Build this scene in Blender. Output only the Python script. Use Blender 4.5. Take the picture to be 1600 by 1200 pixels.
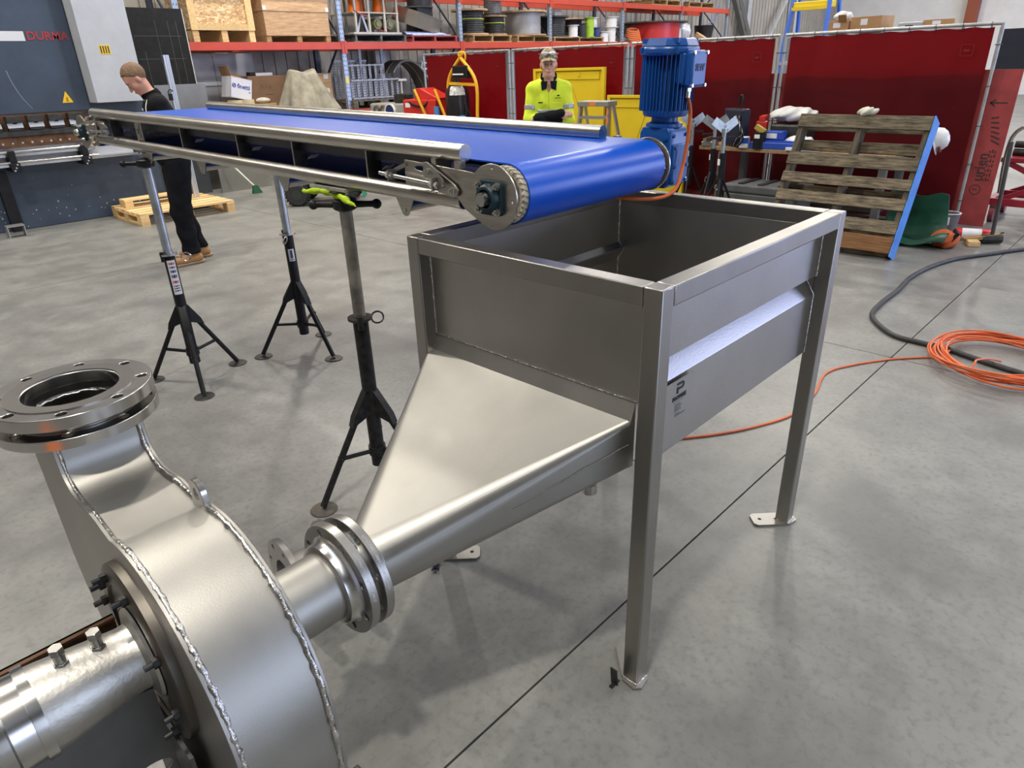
import bpy, bmesh, math, random
import numpy as np
from mathutils import Vector, Matrix
from mathutils.geometry import delaunay_2d_cdt
random.seed(7)
for _o in list(bpy.data.objects): bpy.data.objects.remove(_o)
SC = bpy.context.scene
COL = SC.collection
PI = math.pi
def lin(r, g, b):
    f = lambda c: (c/255/12.92) if c <= 10 else ((c/255+.055)/1.055)**2.4
    return (f(r), f(g), f(b))

# ------------------------------------------------------------- camera
# world axes: x and y run along the workshop's walls, z up, metres
CAM_F, CAM_YAW, CAM_PITCH, CAM_ROLL = 1055.97, .7769, .4393, -.0340
CAM_POS = Vector((-1.2307, -.7440, 1.6464))
fw = Vector((math.cos(CAM_PITCH)*math.cos(CAM_YAW), math.cos(CAM_PITCH)*math.sin(CAM_YAW), -math.sin(CAM_PITCH)))
rt = Vector((math.sin(CAM_YAW), -math.cos(CAM_YAW), 0)); up = rt.cross(fw)
rt2 = math.cos(CAM_ROLL)*rt+math.sin(CAM_ROLL)*up; up2 = -math.sin(CAM_ROLL)*rt+math.cos(CAM_ROLL)*up
cd = bpy.data.cameras.new('camera'); cam = bpy.data.objects.new('camera', cd); COL.objects.link(cam)
cd.sensor_width = 36; cd.lens = CAM_F*36/1600; cd.clip_start = .02; cd.clip_end = 200
mw = Matrix((rt2, up2, -fw)).transposed().to_4x4(); mw.translation = CAM_POS; cam.matrix_world = mw
SC.camera = cam

# ------------------------------------------------------------- world, lights, exposure
SC.view_settings.view_transform = 'Standard'; SC.view_settings.look = 'None'
SC.view_settings.gamma = 1; SC.view_settings.use_curve_mapping = False
SC.view_settings.exposure = 0.0
W = bpy.data.worlds.new('sky'); SC.world = W; W.use_nodes = True
bg = W.node_tree.nodes['Background']; bg.inputs[0].default_value = (.62, .76, 1, 1); bg.inputs[1].default_value = 1.2
def area(name, loc, rot, sx, sy, power, col, shape='RECTANGLE'):
    l = bpy.data.lights.new(name, 'AREA'); l.shape = shape; l.size = sx
    if shape in ('RECTANGLE', 'ELLIPSE'): l.size_y = sy
    l.energy = power; l.color = col
    o = bpy.data.objects.new(name, l); COL.objects.link(o); o.location = loc; o.rotation_euler = rot
    return o
CEIL = 7.6
# daylight through the open roller door in the -y wall; roof strips added unseen for soft fill light
area('door_daylight', (2.2, -10.0, 2.4), (math.radians(90), 0, 0), 6.4, 4.6, 240, (.66, .76, 1))
area('door_daylight', (17.5, -10.0, 2.4), (math.radians(90), 0, 0), 9.0, 4.6, 1350, (.50, .58, 1))
ROOF_FILLS = [(-3, 1.5), (4.5, 1.5), (12, 1.5), (20, 1.5), (28, 1.5)]
for i, (x, y) in enumerate(ROOF_FILLS):
    area('roof_fill', (x, y, CEIL-.12), (0, 0, 0), 1.0, 15, 28 if x < 0 else 50, (.95, .96, 1))
# high-bay lamps
LAMPS = [(-1.5, -.4), (5.5, -2.4), (8.5, 3.4), (-.8, 5.4), (3.2, 6.6), (-2.5, 9.2), (5.4, 9.4)]+[(x, y) for x in (12, 19.5, 27.5) for y in (-2.6, 3.8, 9.0)]
for x, y in LAMPS:
    area('high_bay_light', (x, y, 6.42), (0, 0, 0), .34, .34, 195 if (x, y) == LAMPS[0] else 190 if x > 10 else 205 if y > 5 else 120, (1, .93, .82), 'DISK')

# ------------------------------------------------------------- helpers
def v3(a): return Vector(a)
class MB:
    """collects shapes; build() links them as one mesh object"""
    def __init__(s): s.v = []; s.f = []
    def add(s, vs, fs):
        n = len(s.v); s.v += [tuple(p) for p in vs]; s.f += [tuple(i+n for i in q) for q in fs]; return s
    def bx(s, x0, x1, y0, y1, z0, z1):
        return s.add([(x, y, z) for z in (z0, z1) for x, y in ((x0, y0), (x1, y0), (x1, y1), (x0, y1))],
                     [(3, 2, 1, 0), (4, 5, 6, 7), (0, 1, 5, 4), (1, 2, 6, 5), (2, 3, 7, 6), (3, 0, 4, 7)])
    def box(s, c, d, R=None):
        hx, hy, hz = d[0]/2, d[1]/2, d[2]/2; c = v3(c)
        ps = [Vector((x, y, z)) for z in (-hz, hz) for x, y in ((-hx, -hy), (hx, -hy), (hx, hy), (-hx, hy))]
        if R is not None: ps = [R @ p for p in ps]
        return s.add([p+c for p in ps], [(3, 2, 1, 0), (4, 5, 6, 7), (0, 1, 5, 4), (1, 2, 6, 5), (2, 3, 7, 6), (3, 0, 4, 7)])
    def bar(s, p0, p1, w, h, upv=(0, 0, 1)):
        p0, p1 = v3(p0), v3(p1); d = (p1-p0); L = d.length; d.normalize(); u = v3(upv)
        if abs(d.dot(u)) > .98: u = Vector((1, 0, 0))
        a = d.cross(u).normalized(); b = a.cross(d).normalized()
        R = Matrix((d, a, b)).transposed(); return s.box((p0+p1)/2, (L, w, h), R)
    def cyl(s, p0, p1, r, n=16, r1=None, caps=True):
        p0, p1 = v3(p0), v3(p1); d = (p1-p0).normalized(); r1 = r if r1 is None else r1
        u = Vector((0, 0, 1)) if abs(d.z) < .9 else Vector((1, 0, 0)); a = d.cross(u).normalized(); b = d.cross(a)
        vs = []
        for p, q in ((p0, r), (p1, r1)):
            vs += [p+a*math.cos(2*PI*i/n)*q+b*math.sin(2*PI*i/n)*q for i in range(n)]
        fs = [(i, (i+1) % n, n+(i+1) % n, n+i) for i in range(n)]
        if caps: fs += [tuple(range(n-1, -1, -1)), tuple(range(n, 2*n))]
        return s.add(vs, fs)
    def tube(s, pts, r, n=8, closed=False, caps=True):
        pts = [v3(p) for p in pts]; m = len(pts); rs = r if isinstance(r, (list, tuple)) else [r]*m
        T = []
        for i in range(m):
            a = pts[i-1] if (i > 0 or closed) else pts[i]; b = pts[(i+1) % m] if (i < m-1 or closed) else pts[i]
            t = b-a; T.append(t.normalized() if t.length > 1e-9 else Vector((0, 0, 1)))
        u = Vector((0, 0, 1)) if abs(T[0].z) < .9 else Vector((1, 0, 0)); a = T[0].cross(u).normalized(); vs = []
        for i in range(m):
            a = (a-T[i]*a.dot(T[i])); a = a.normalized() if a.length > 1e-6 else T[i].orthogonal().normalized(); b = T[i].cross(a)
            vs += [pts[i]+(a*math.cos(2*PI*k/n)+b*math.sin(2*PI*k/n))*rs[i] for k in range(n)]
        fs = []
        for i in range(m if closed else m-1):
            j = (i+1) % m; fs += [(i*n+k, i*n+(k+1) % n, j*n+(k+1) % n, j*n+k) for k in range(n)]
        if caps and not closed: fs += [tuple(range(n-1, -1, -1)), tuple((m-1)*n+k for k in range(n))]
        return s.add(vs, fs)
    def lathe(s, prof, o, ax=(0, 0, 1), n=32, cap0=True, cap1=True):
        o = v3(o); d = v3(ax).normalized(); u = Vector((0, 0, 1)) if abs(d.z) < .9 else Vector((1, 0, 0))
        a = d.cross(u).normalized(); b = d.cross(a); vs = []
        for r, h in prof: vs += [o+d*h+(a*math.cos(2*PI*k/n)+b*math.sin(2*PI*k/n))*r for k in range(n)]
        fs = []
        for i in range(len(prof)-1): fs += [(i*n+k, i*n+(k+1) % n, (i+1)*n+(k+1) % n, (i+1)*n+k) for k in range(n)]
        if cap0: fs.append(tuple(range(n-1, -1, -1)))
        if cap1: fs.append(tuple((len(prof)-1)*n+k for k in range(n)))
        return s.add(vs, fs)
    def ring(s, ro, ri, h0, h1, o, ax=(0, 0, 1), n=40):
        prof = [(ri, h0), (ro, h0), (ro, h1), (ri, h1), (ri, h0)]
        return s.lathe(prof, o, ax, n, False, False)
    def plate(s, outer, th, O, U, Vv, holes=()):
        """flat plate with holes: outline in the U,V plane, extruded by th along U x V"""
        O, U, Vv = v3(O), v3(U).normalized(), v3(Vv).normalized(); N = U.cross(Vv)
        loops = [list(outer)]+[list(h) for h in holes]; co = []; ed = []
        for l in loops:
            k = len(co); co += [Vector((a, b)) for a, b in l]; ed += [(k+i, k+(i+1) % len(l)) for i in range(len(l))]
        r = delaunay_2d_cdt(co, ed, [], 1, 1e-7); P = r[0]; tri = [t for t in r[2]]
        def ins(p, l):
            c = False; j = len(l)-1
            for i in range(len(l)):
                if (l[i][1] > p[1]) != (l[j][1] > p[1]) and p[0] < (l[j][0]-l[i][0])*(p[1]-l[i][1])/(l[j][1]-l[i][1])+l[i][0]: c = not c
                j = i
            return c
        keep = []
        for t in tri:
            m = ((P[t[0]][0]+P[t[1]][0]+P[t[2]][0])/3, (P[t[0]][1]+P[t[1]][1]+P[t[2]][1])/3)
            if ins(m, loops[0]) and not any(ins(m, h) for h in loops[1:]): keep.append(tuple(t))
        n = len(P); vs = [O+U*p[0]+Vv*p[1] for p in P]+[O+U*p[0]+Vv*p[1]+N*th for p in P]
        fs = []; cnt = {}
        for t in keep:
            a = (P[t[1]][0]-P[t[0]][0])*(P[t[2]][1]-P[t[0]][1])-(P[t[1]][1]-P[t[0]][1])*(P[t[2]][0]-P[t[0]][0])
            if a < 0: t = t[::-1]
            fs += [tuple(reversed(t)), tuple(i+n for i in t)]
            for i in range(3): cnt[(t[i], t[(i+1) % 3])] = 1
        for (a, b) in cnt:
            if (b, a) not in cnt: fs.append((a, b, b+n, a+n))
        return s.add(vs, fs)
    def ball(s, c, r, n=12, m=8, R=None):
        c = v3(c); r = (r, r, r) if not isinstance(r, (tuple, list)) else r; vs = []; fs = []
        for i in range(m+1):
            t = PI*i/m
            for k in range(n):
                p = Vector((r[0]*math.sin(t)*math.cos(2*PI*k/n), r[1]*math.sin(t)*math.sin(2*PI*k/n), r[2]*math.cos(t)))
                vs.append(c+(R @ p if R is not None else p))
        for i in range(m):
            for k in range(n):
                q = (i*n+k, (i+1)*n+k, (i+1)*n+(k+1) % n, i*n+(k+1) % n); fs.append(q)
        return s.add(vs, fs)
    def hexbolt(s, p, ax, r=.012, h=.01, shank=0, rs=None):
        p, d = v3(p), v3(ax).normalized(); s.cyl(p, p+d*h, r, 6)
        if shank: s.cyl(p+d*h, p+d*(h+shank), rs or r*.55, 8)
        return s
    def grid(s, fn, nu, nv, wrapu=False):
        vs = [fn(i/(nu if wrapu else nu-1), j/(nv-1)) for j in range(nv) for i in range(nu)]
        fs = [(j*nu+i, j*nu+(i+1) % nu, (j+1)*nu+(i+1) % nu, (j+1)*nu+i) for j in range(nv-1) for i in range(nu if wrapu else nu-1)]
        return s.add(vs, fs)
    def sheet(s, fn, nu, nv, off):
        """closed thin sheet: fn(u,v) front, off = thickness vector"""
        off = v3(off); k = len(s.v); s.grid(fn, nu, nv); s.grid(lambda u, v: v3(fn(1-u, v))+off, nu, nv)
        N = nu*nv
        def A(i, j): return k+j*nu+i
        def B(i, j): return k+N+j*nu+(nu-1-i)
        for i in range(nu-1): s.f += [(A(i, 0), B(i, 0), B(i+1, 0), A(i+1, 0)), (A(i+1, nv-1), B(i+1, nv-1), B(i, nv-1), A(i, nv-1))]
        for j in range(nv-1): s.f += [(A(0, j+1), B(0, j+1), B(0, j), A(0, j)), (A(nu-1, j), B(nu-1, j), B(nu-1, j+1), A(nu-1, j+1))]
        return s
    def build(s, name, mat, parent=None, smooth=38, world=False, bevel=0, kind=None, fix=False):
        me = bpy.data.meshes.new(name); vs = s.v
        if world and parent is not None:
            iv = PMAT[parent.name].inverted(); vs = [iv @ Vector(p) for p in s.v]
        me.from_pydata([tuple(p) for p in vs], [], s.f); me.update()
        if fix:
            b = bmesh.new(); b.from_mesh(me); bmesh.ops.recalc_face_normals(b, faces=b.faces); b.to_mesh(me); b.free()
        if smooth:
            me.polygons.foreach_set('use_smooth', [True]*len(me.polygons)); me.set_sharp_from_angle(angle=math.radians(smooth))
        o = bpy.data.objects.new(name, me); COL.objects.link(o); me.materials.append(mat)
        PMAT[o.name] = Matrix.Identity(4)
        if parent is not None:
            o.parent = parent; PMAT[o.name] = PMAT[parent.name].copy()
        if bevel:
            m = o.modifiers.new('bevel', 'BEVEL'); m.width = bevel; m.segments = 2; m.limit_method = 'ANGLE'; m.angle_limit = math.radians(50)
        if kind: o['kind'] = kind
        return o
PMAT = {}
def tag(o, label, cat, group=None):
    o['label'] = label; o['category'] = cat
    if group: o['group'] = group
    return o
def thing(name, label, cat, loc=(0, 0, 0), rot=(0, 0, 0), group=None):
    o = bpy.data.objects.new(name, None); COL.objects.link(o); o.empty_display_size = .1
    o.location = loc; o.rotation_euler = rot if isinstance(rot, (tuple, list)) else (0, 0, rot)
    from mathutils import Euler
    PMAT[o.name] = Matrix.Translation(v3(loc)) @ Euler(o.rotation_euler).to_matrix().to_4x4()
    return tag(o, label, cat, group)
def dup(root, loc, rot, label, group=None):
    def cp(o, par):
        c = o.copy(); COL.objects.link(c); c.parent = par
        for ch in [k for k in COL.objects if k.parent == o]: cp(ch, c)
        return c
    r = cp(root, None); r.location = loc; r.rotation_euler = rot if isinstance(rot, (tuple, list)) else (0, 0, rot); r['label'] = label
    if group: r['group'] = group
    return r
def circ(r, n=32, c=(0, 0), a0=0): return [(c[0]+r*math.cos(a0+2*PI*i/n), c[1]+r*math.sin(a0+2*PI*i/n)) for i in range(n)]
def bez(pts, n=10):
    """smooth curve through pts"""
    pts = [v3(p) for p in pts]; out = []
    for i in range(len(pts)-1):
        p0 = pts[max(i-1, 0)]; p1 = pts[i]; p2 = pts[i+1]; p3 = pts[min(i+2, len(pts)-1)]
        for k in range(n):
            t = k/n; out.append(.5*((2*p1)+(p2-p0)*t+(2*p0-5*p1+4*p2-p3)*t*t+(3*p1-p0-3*p2+p3)*t**3))
    return out+[pts[-1]]
def text(s, size, O, U, Vv, mat, parent, name='lettering', depth=.0012, align='CENTER', bold=0, world=True):
    cu = bpy.data.curves.new('txt', 'FONT'); cu.body = s; cu.size = size; cu.align_x = align; cu.align_y = 'CENTER'; cu.extrude = depth; cu.offset = bold; cu.resolution_u = 2
    ob = bpy.data.objects.new('txt', cu); COL.objects.link(ob); dg = bpy.context.evaluated_depsgraph_get()
    me = bpy.data.meshes.new_from_object(ob.evaluated_get(dg)); bpy.data.objects.remove(ob); bpy.data.curves.remove(cu)
    U, Vv, O = v3(U).normalized(), v3(Vv).normalized(), v3(O); N = U.cross(Vv); b = MB()
    b.add([O+U*v.co.x+Vv*v.co.y+N*v.co.z for v in me.vertices], [tuple(p.vertices) for p in me.polygons]); bpy.data.meshes.remove(me)
    return b.build(name, mat, parent, smooth=0, world=world)

# ------------------------------------------------------------- materials
MATS = {}
def mat(key, col, rough=.5, metal=0, var=.0, scale=6, bump=0, rvar=0, stretch=None, spec=None, trans=0, tcol=None, bscale=None, detail=4):
    if key in MATS: return MATS[key]
    m = bpy.data.materials.new(key); m.use_nodes = True; nt = m.node_tree; N = nt.nodes; L = nt.links
    p = N['Principled BSDF']; p.inputs['Base Color'].default_value = (*col, 1); p.inputs['Roughness'].default_value = rough; p.inputs['Metallic'].default_value = metal
    if spec is not None: p.inputs['Specular IOR Level'].default_value = spec
    if var or bump or rvar:
        tc = N.new('ShaderNodeTexCoord'); mp = N.new('ShaderNodeMapping'); L.new(tc.outputs['Object'], mp.inputs[0])
        if stretch: mp.inputs['Scale'].default_value = stretch
        nz = N.new('ShaderNodeTexNoise'); nz.inputs['Scale'].default_value = scale; nz.inputs['Detail'].default_value = detail; nz.inputs['Roughness'].default_value = .62
        L.new(mp.outputs[0], nz.inputs['Vector'])
        if var:
            r = N.new('ShaderNodeValToRGB'); r.color_ramp.elements[0].position = .3; r.color_ramp.elements[1].position = .72
            r.color_ramp.elements[0].color = (*[c*(1-var) for c in col], 1); r.color_ramp.elements[1].color = (*[min(1, c*(1+var)) for c in col], 1)
            L.new(nz.outputs[0], r.inputs[0]); L.new(r.outputs[0], p.inputs['Base Color'])
        if rvar:
            q = N.new('ShaderNodeMapRange'); q.inputs[3].default_value = rough-rvar; q.inputs[4].default_value = rough+rvar
            L.new(nz.outputs[0], q.inputs[0]); L.new(q.outputs[0], p.inputs['Roughness'])
        if bump:
            b = N.new('ShaderNodeBump'); b.inputs['Strength'].default_value = bump; b.inputs['Distance'].default_value = .01
            src = nz
            if bscale:
                src = N.new('ShaderNodeTexNoise'); src.inputs['Scale'].default_value = bscale; src.inputs['Detail'].default_value = 3; L.new(mp.outputs[0], src.inputs['Vector'])
            L.new(src.outputs[0], b.inputs['Height']); L.new(b.outputs[0], p.inputs['Normal'])
    if trans:
        t = N.new('ShaderNodeBsdfTranslucent'); t.inputs[0].default_value = (*(tcol or col), 1); mx = N.new('ShaderNodeMixShader'); mx.inputs[0].default_value = trans
        L.new(p.outputs[0], mx.inputs[1]); L.new(t.outputs[0], mx.inputs[2]); L.new(mx.outputs[0], N['Material Output'].inputs[0])
    MATS[key] = m; return m
def glow(key, col, s):
    m = bpy.data.materials.new(key); m.use_nodes = True; p = m.node_tree.nodes['Principled BSDF']
    p.inputs['Base Color'].default_value = (*col, 1); p.inputs['Emission Color'].default_value = (*col, 1); p.inputs['Emission Strength'].default_value = s
    MATS[key] = m; return m
def concrete_mat():
    m = bpy.data.materials.new('polished_concrete'); m.use_nodes = True; nt = m.node_tree; N = nt.nodes; L = nt.links; p = N['Principled BSDF']
    g = N.new('ShaderNodeNewGeometry')
    def noise(sc, det, rough=.6, vec=None):
        n = N.new('ShaderNodeTexNoise'); n.inputs['Scale'].default_value = sc; n.inputs['Detail'].default_value = det; n.inputs['Roughness'].default_value = rough
        L.new(vec or g.outputs['Position'], n.inputs['Vector']); return n
    def mixc(fac, a, b, mode='MIX'):
        x = N.new('ShaderNodeMix'); x.data_type = 'RGBA'; x.blend_type = mode
        if isinstance(fac, float): x.inputs[0].default_value = fac
        else: L.new(fac, x.inputs[0])
        for s, q in ((a, 6), (b, 7)):
            if isinstance(s, tuple): x.inputs[q].default_value = (*s, 1)
            else: L.new(s, x.inputs[q])
        return x.outputs[2]
    def ramp(src, a, b):
        r = N.new('ShaderNodeMapRange'); r.inputs[1].default_value = a; r.inputs[2].default_value = b; L.new(src, r.inputs[0]); return r.outputs[0]
    big = noise(.55, 5); mid = noise(3.2, 6, .66); fine = noise(38, 4); spk = noise(70, 2)
    mp = N.new('ShaderNodeMapping'); mp.inputs['Scale'].default_value = (1, .22, 1); mp.inputs['Rotation'].default_value = (0, 0, .5); L.new(g.outputs['Position'], mp.inputs[0])
    trow = noise(5, 4, .6, mp.outputs[0])
    c = mixc(ramp(big.outputs[0], .34, .66), (.150, .149, .141), (.245, .243, .227))
    c = mixc(ramp(mid.outputs[0], .38, .7), c, (.27, .268, .25))
    tw = N.new('ShaderNodeMath'); tw.operation = 'MULTIPLY'; tw.inputs[1].default_value = .28; L.new(ramp(trow.outputs[0], .52, .78), tw.inputs[0]); c = mixc(tw.outputs[0], c, (.115, .115, .11))
    stain = noise(1.15, 4, .55); st = N.new('ShaderNodeMath'); st.operation = 'MULTIPLY'; st.inputs[1].default_value = .5; L.new(ramp(stain.outputs[0], .54, .66), st.inputs[0]); c = mixc(st.outputs[0], c, (.105, .104, .10))
    blot = noise(7, 5, .7); bt = N.new('ShaderNodeMath'); bt.operation = 'MULTIPLY'; bt.inputs[1].default_value = .4; L.new(ramp(blot.outputs[0], .50, .72), bt.inputs[0]); c = mixc(bt.outputs[0], c, (.12, .12, .113))
    x = N.new('ShaderNodeMath'); x.operation = 'MULTIPLY'; x.inputs[1].default_value = .6; L.new(ramp(fine.outputs[0], .50, .72), x.inputs[0])
    c = mixc(x.outputs[0], c, (.13, .13, .125))
    c = mixc(ramp(spk.outputs[0], .74, .8), c, (.1, .1, .095))
    L.new(c, p.inputs['Base Color']); q = N.new('ShaderNodeMapRange'); q.inputs[3].default_value = .26; q.inputs[4].default_value = .52; L.new(mid.outputs[0], q.inputs[0]); L.new(q.outputs[0], p.inputs['Roughness'])
    b = N.new('ShaderNodeBump'); b.inputs['Strength'].default_value = .06; b.inputs['Distance'].default_value = .004; L.new(fine.outputs[0], b.inputs['Height']); L.new(b.outputs[0], p.inputs['Normal'])
    MATS['concrete'] = m; return m
def wood_mat(key, c0, c1, sc=(1.5, 14, 14), rough=.75):
    m = bpy.data.materials.new(key); m.use_nodes = True; nt = m.node_tree; N = nt.nodes; L = nt.links; p = N['Principled BSDF']
    tc = N.new('ShaderNodeTexCoord'); mp = N.new('ShaderNodeMapping'); mp.inputs['Scale'].default_value = sc; L.new(tc.outputs['Object'], mp.inputs[0])
    n = N.new('ShaderNodeTexNoise'); n.inputs['Scale'].default_value = 4; n.inputs['Detail'].default_value = 6; n.inputs['Roughness'].default_value = .65; L.new(mp.outputs[0], n.inputs['Vector'])
    oi = N.new('ShaderNodeObjectInfo'); r = N.new('ShaderNodeValToRGB'); r.color_ramp.elements[0].position = .32; r.color_ramp.elements[1].position = .68
    r.color_ramp.elements[0].color = (*c0, 1); r.color_ramp.elements[1].color = (*c1, 1); L.new(n.outputs[0], r.inputs[0])
    h = N.new('ShaderNodeHueSaturation'); q = N.new('ShaderNodeMapRange'); q.inputs[3].default_value = .78; q.inputs[4].default_value = 1.2; L.new(oi.outputs['Random'], q.inputs[0]); L.new(q.outputs[0], h.inputs['Value'])
    L.new(r.outputs[0], h.inputs['Color']); L.new(h.outputs[0], p.inputs['Base Color']); p.inputs['Roughness'].default_value = rough
    b = N.new('ShaderNodeBump'); b.inputs['Strength'].default_value = .35; b.inputs['Distance'].default_value = .004; L.new(n.outputs[0], b.inputs['Height']); L.new(b.outputs[0], p.inputs['Normal'])
    MATS[key] = m; return m
def voro_mat(key, cols, sc, rough=.8, stretch=(1, 1, 1)):
    """patchwork of colours: chipboard flakes, camouflage"""
    m = bpy.data.materials.new(key); m.use_nodes = True; nt = m.node_tree; N = nt.nodes; L = nt.links; p = N['Principled BSDF']
    tc = N.new('ShaderNodeTexCoord'); mp = N.new('ShaderNodeMapping'); mp.inputs['Scale'].default_value = stretch; L.new(tc.outputs['Object'], mp.inputs[0])
    n = N.new('ShaderNodeTexNoise'); n.inputs['Scale'].default_value = sc*.7; L.new(mp.outputs[0], n.inputs['Vector'])
    mx = N.new('ShaderNodeMix'); mx.data_type = 'VECTOR'; mx.inputs[0].default_value = .12; L.new(mp.outputs[0], mx.inputs[4]); L.new(n.outputs[1], mx.inputs[5])
    v = N.new('ShaderNodeTexVoronoi'); v.inputs['Scale'].default_value = sc; L.new(mx.outputs[1], v.inputs['Vector'])
    r = N.new('ShaderNodeValToRGB'); r.color_ramp.interpolation = 'CONSTANT'
    while len(r.color_ramp.elements) < len(cols): r.color_ramp.elements.new(.5)
    for i, c in enumerate(cols): r.color_ramp.elements[i].position = i/len(cols); r.color_ramp.elements[i].color = (*c, 1)
    sx = N.new('ShaderNodeSeparateColor'); L.new(v.outputs['Color'], sx.inputs[0]); L.new(sx.outputs[0], r.inputs[0]); L.new(r.outputs[0], p.inputs['Base Color']); p.inputs['Roughness'].default_value = rough
    MATS[key] = m; return m

SS = mat('stainless_sheet', (.45, .436, .41), .40, 1, .10, 2.2, .05, .07, bscale=160)
SSD = mat('stainless_frame_tube', (.37, .355, .33), .36, 1, .10, 5, .04, .06, stretch=(1, 1, .25), bscale=120)
SSP = mat('stainless_blasted', (.41, .398, .37), .47, 1, .10, 3, .03, .06, bscale=260)
SSB = mat('stainless_machined', (.60, .585, .56), .22, 1, .12, 7, 0, .08)
SST = mat('stainless_tube_brushed', (.52, .49, .445), .31, 1, .14, 9, .03, .06, stretch=(6, .5, 6))
WELD = mat('weld_bead', (.62, .60, .57), .25, 1, .35, 60, .5, .1)
BOLT = mat('bolt_zinc', (.62, .61, .58), .25, 1, .2, 30)
GALV = mat('galvanised_tube', (.52, .56, .60), .38, 1, .25, 12, .03, .1)
GALVOLD = mat('old_galvanised_tube', (.34, .32, .28), .52, .9, .5, 9, .1, .1)
BLACKP = mat('black_paint', (.010, .010, .012), .42, 0, .3, 14, .1, spec=.3)
BLACKW = mat('worn_black_paint', (.016, .0155, .015), .48, 0, .8, 40, .2, spec=.3)
RUBBER = mat('black_rubber', (.02, .02, .021), .7, 0, .3, 20)
DARKST = mat('dark_steel', (.06, .058, .055), .45, .7, .4, 14, .1)
RUST = mat('rusty_brown_steel', (.13, .062, .03), .6, .4, .5, 12, .1)
CONC = concrete_mat()

# ------------------------------------------------------------- soft shapes from distance fields (bodies, cloth, bags)
def surfnet(v, lo, h):
    s = v < 0; n = np.array(v.shape); off = [(i, j, k) for i in (0, 1) for j in (0, 1) for k in (0, 1)]
    cnt = sum(s[i:n[0]-1+i, j:n[1]-1+j, k:n[2]-1+k].astype(np.int8) for i, j, k in off)
    act = (cnt > 0) & (cnt < 8); idx = np.full(act.shape, -1, np.int64); A = np.argwhere(act); idx[act] = np.arange(len(A))
    P = np.zeros((len(A), 3)); Wt = np.zeros(len(A))
    for o in off:
        for ax in range(3):
            if o[ax]: continue
            q = list(o); q[ax] = 1; a = v[A[:, 0]+o[0], A[:, 1]+o[1], A[:, 2]+o[2]]; b = v[A[:, 0]+q[0], A[:, 1]+q[1], A[:, 2]+q[2]]
            m = (a < 0) != (b < 0); t = a[m]/(a[m]-b[m]); pos = np.tile(np.array(o, float), (m.sum(), 1)); pos[:, ax] += t; P[m] += pos; Wt[m] += 1
    P = (A+P/Wt[:, None])*h+np.array(lo); F = []
    for ax in range(3):
        b, c = [(1, 2), (2, 0), (0, 1)][ax]
        sl0 = [slice(None)]*3; sl1 = [slice(None)]*3; sl0[ax] = slice(0, -1); sl1[ax] = slice(1, None)
        e = s[tuple(sl0)] != s[tuple(sl1)]; E = np.argwhere(e); E = E[(E[:, b] > 0) & (E[:, c] > 0) & (E[:, b] < n[b]-1) & (E[:, c] < n[c]-1)]
        inside = s[E[:, 0], E[:, 1], E[:, 2]]
        def ix(db, dc):
            Q = E.copy(); Q[:, b] -= db; Q[:, c] -= dc; return idx[Q[:, 0], Q[:, 1], Q[:, 2]]
        q = np.stack([ix(1, 1), ix(0, 1), ix(0, 0), ix(1, 0)], 1); q[~inside] = q[~inside][:, ::-1]; F.append(q)
    return P, np.concatenate(F)
def rcone(p, a, b, ra, rb):
    a, b = np.array(a, np.float32), np.array(b, np.float32); d = b-a; L = max(float(d@d), 1e-9)
    t = np.clip(((p-a)@d)/L, 0, 1); return np.sqrt((((p-a)-t[..., None]*d)**2).sum(-1))-(ra+(rb-ra)*t)
def ell(p, c, r, R=None):
    q = p-np.array(c, np.float32)
    if R is not None: q = q@np.array(R, np.float32)
    r = np.array(r, np.float32); k = np.sqrt(((q/r)**2).sum(-1)); return (k-1)*r.min()*np.clip(k, .6, 1.6)**0
def smin(a, b, k):
    h = np.clip(.5+.5*(b-a)/k, 0, 1); return b+(a-b)*h-k*h*(1-h)
def smax(a, b, k): return -smin(-a, -b, k)
def sdf_obj(fn, lo, hi, h, name, m, parent=None, world=False, loc=None):
    lo = np.array(lo, np.float32); hi = np.array(hi, np.float32); n = np.ceil((hi-lo)/h).astype(int)+1
    ax = [lo[i]+h*np.arange(n[i], dtype=np.float32) for i in range(3)]; G = np.stack(np.meshgrid(*ax, indexing='ij'), -1)
    P, F = surfnet(fn(G).astype(np.float32), lo, h); b = MB(); b.v = [tuple(p) for p in P.tolist()]; b.f = [tuple(q) for q in F.tolist()]
    return b.build(name, m, parent, smooth=75, world=world)

# ============================================================= the setting
def struct(o): o['kind'] = 'structure'; return o
X0, X1, Y0, Y1 = -10.0, 34.0, -10.2, 12.4
floor = struct(MB().bx(X0, X1, Y0-6, Y1, -.12, -.03).build('floor', mat('joint_filler', (.035, .034, .032), .9), smooth=0))
xs = [X0, -3.0, 3.0, 9.0, 15.0, 21.0, 27.0, X1]; ys = [Y0-6, -5.9, .225, 6.35, Y1]
for i in range(len(xs)-1):
    for j in range(len(ys)-1):
        g = .0035; MB().bx(xs[i]+g, xs[i+1]-g, ys[j]+g, ys[j+1]-g, -.04, 0).build('concrete_slab', CONC, floor, smooth=0)
WALLM = mat('painted_precast', (.82, .81, .78), .7, 0, .06, 1.5)
CLAD = mat('cream_wall_cladding', (.36, .34, .30), .55, 0, .12, 2)
wb = struct(MB().bx(X0, X1, Y1+.04, Y1+.2, 0, CEIL+.3).build('wall_back', CLAD, smooth=0))
m = MB(); x = X0
while x < X1: m.bx(x, x+.09, Y1+.018, Y1+.04, 0, CEIL); x += .25
m.build('cladding_rib', CLAD, wb, smooth=0)
wf = struct(MB().bx(X1, X1+.2, Y0, Y1+.2, 0, CEIL+.3).build('wall_far', WALLM, smooth=0))
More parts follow.
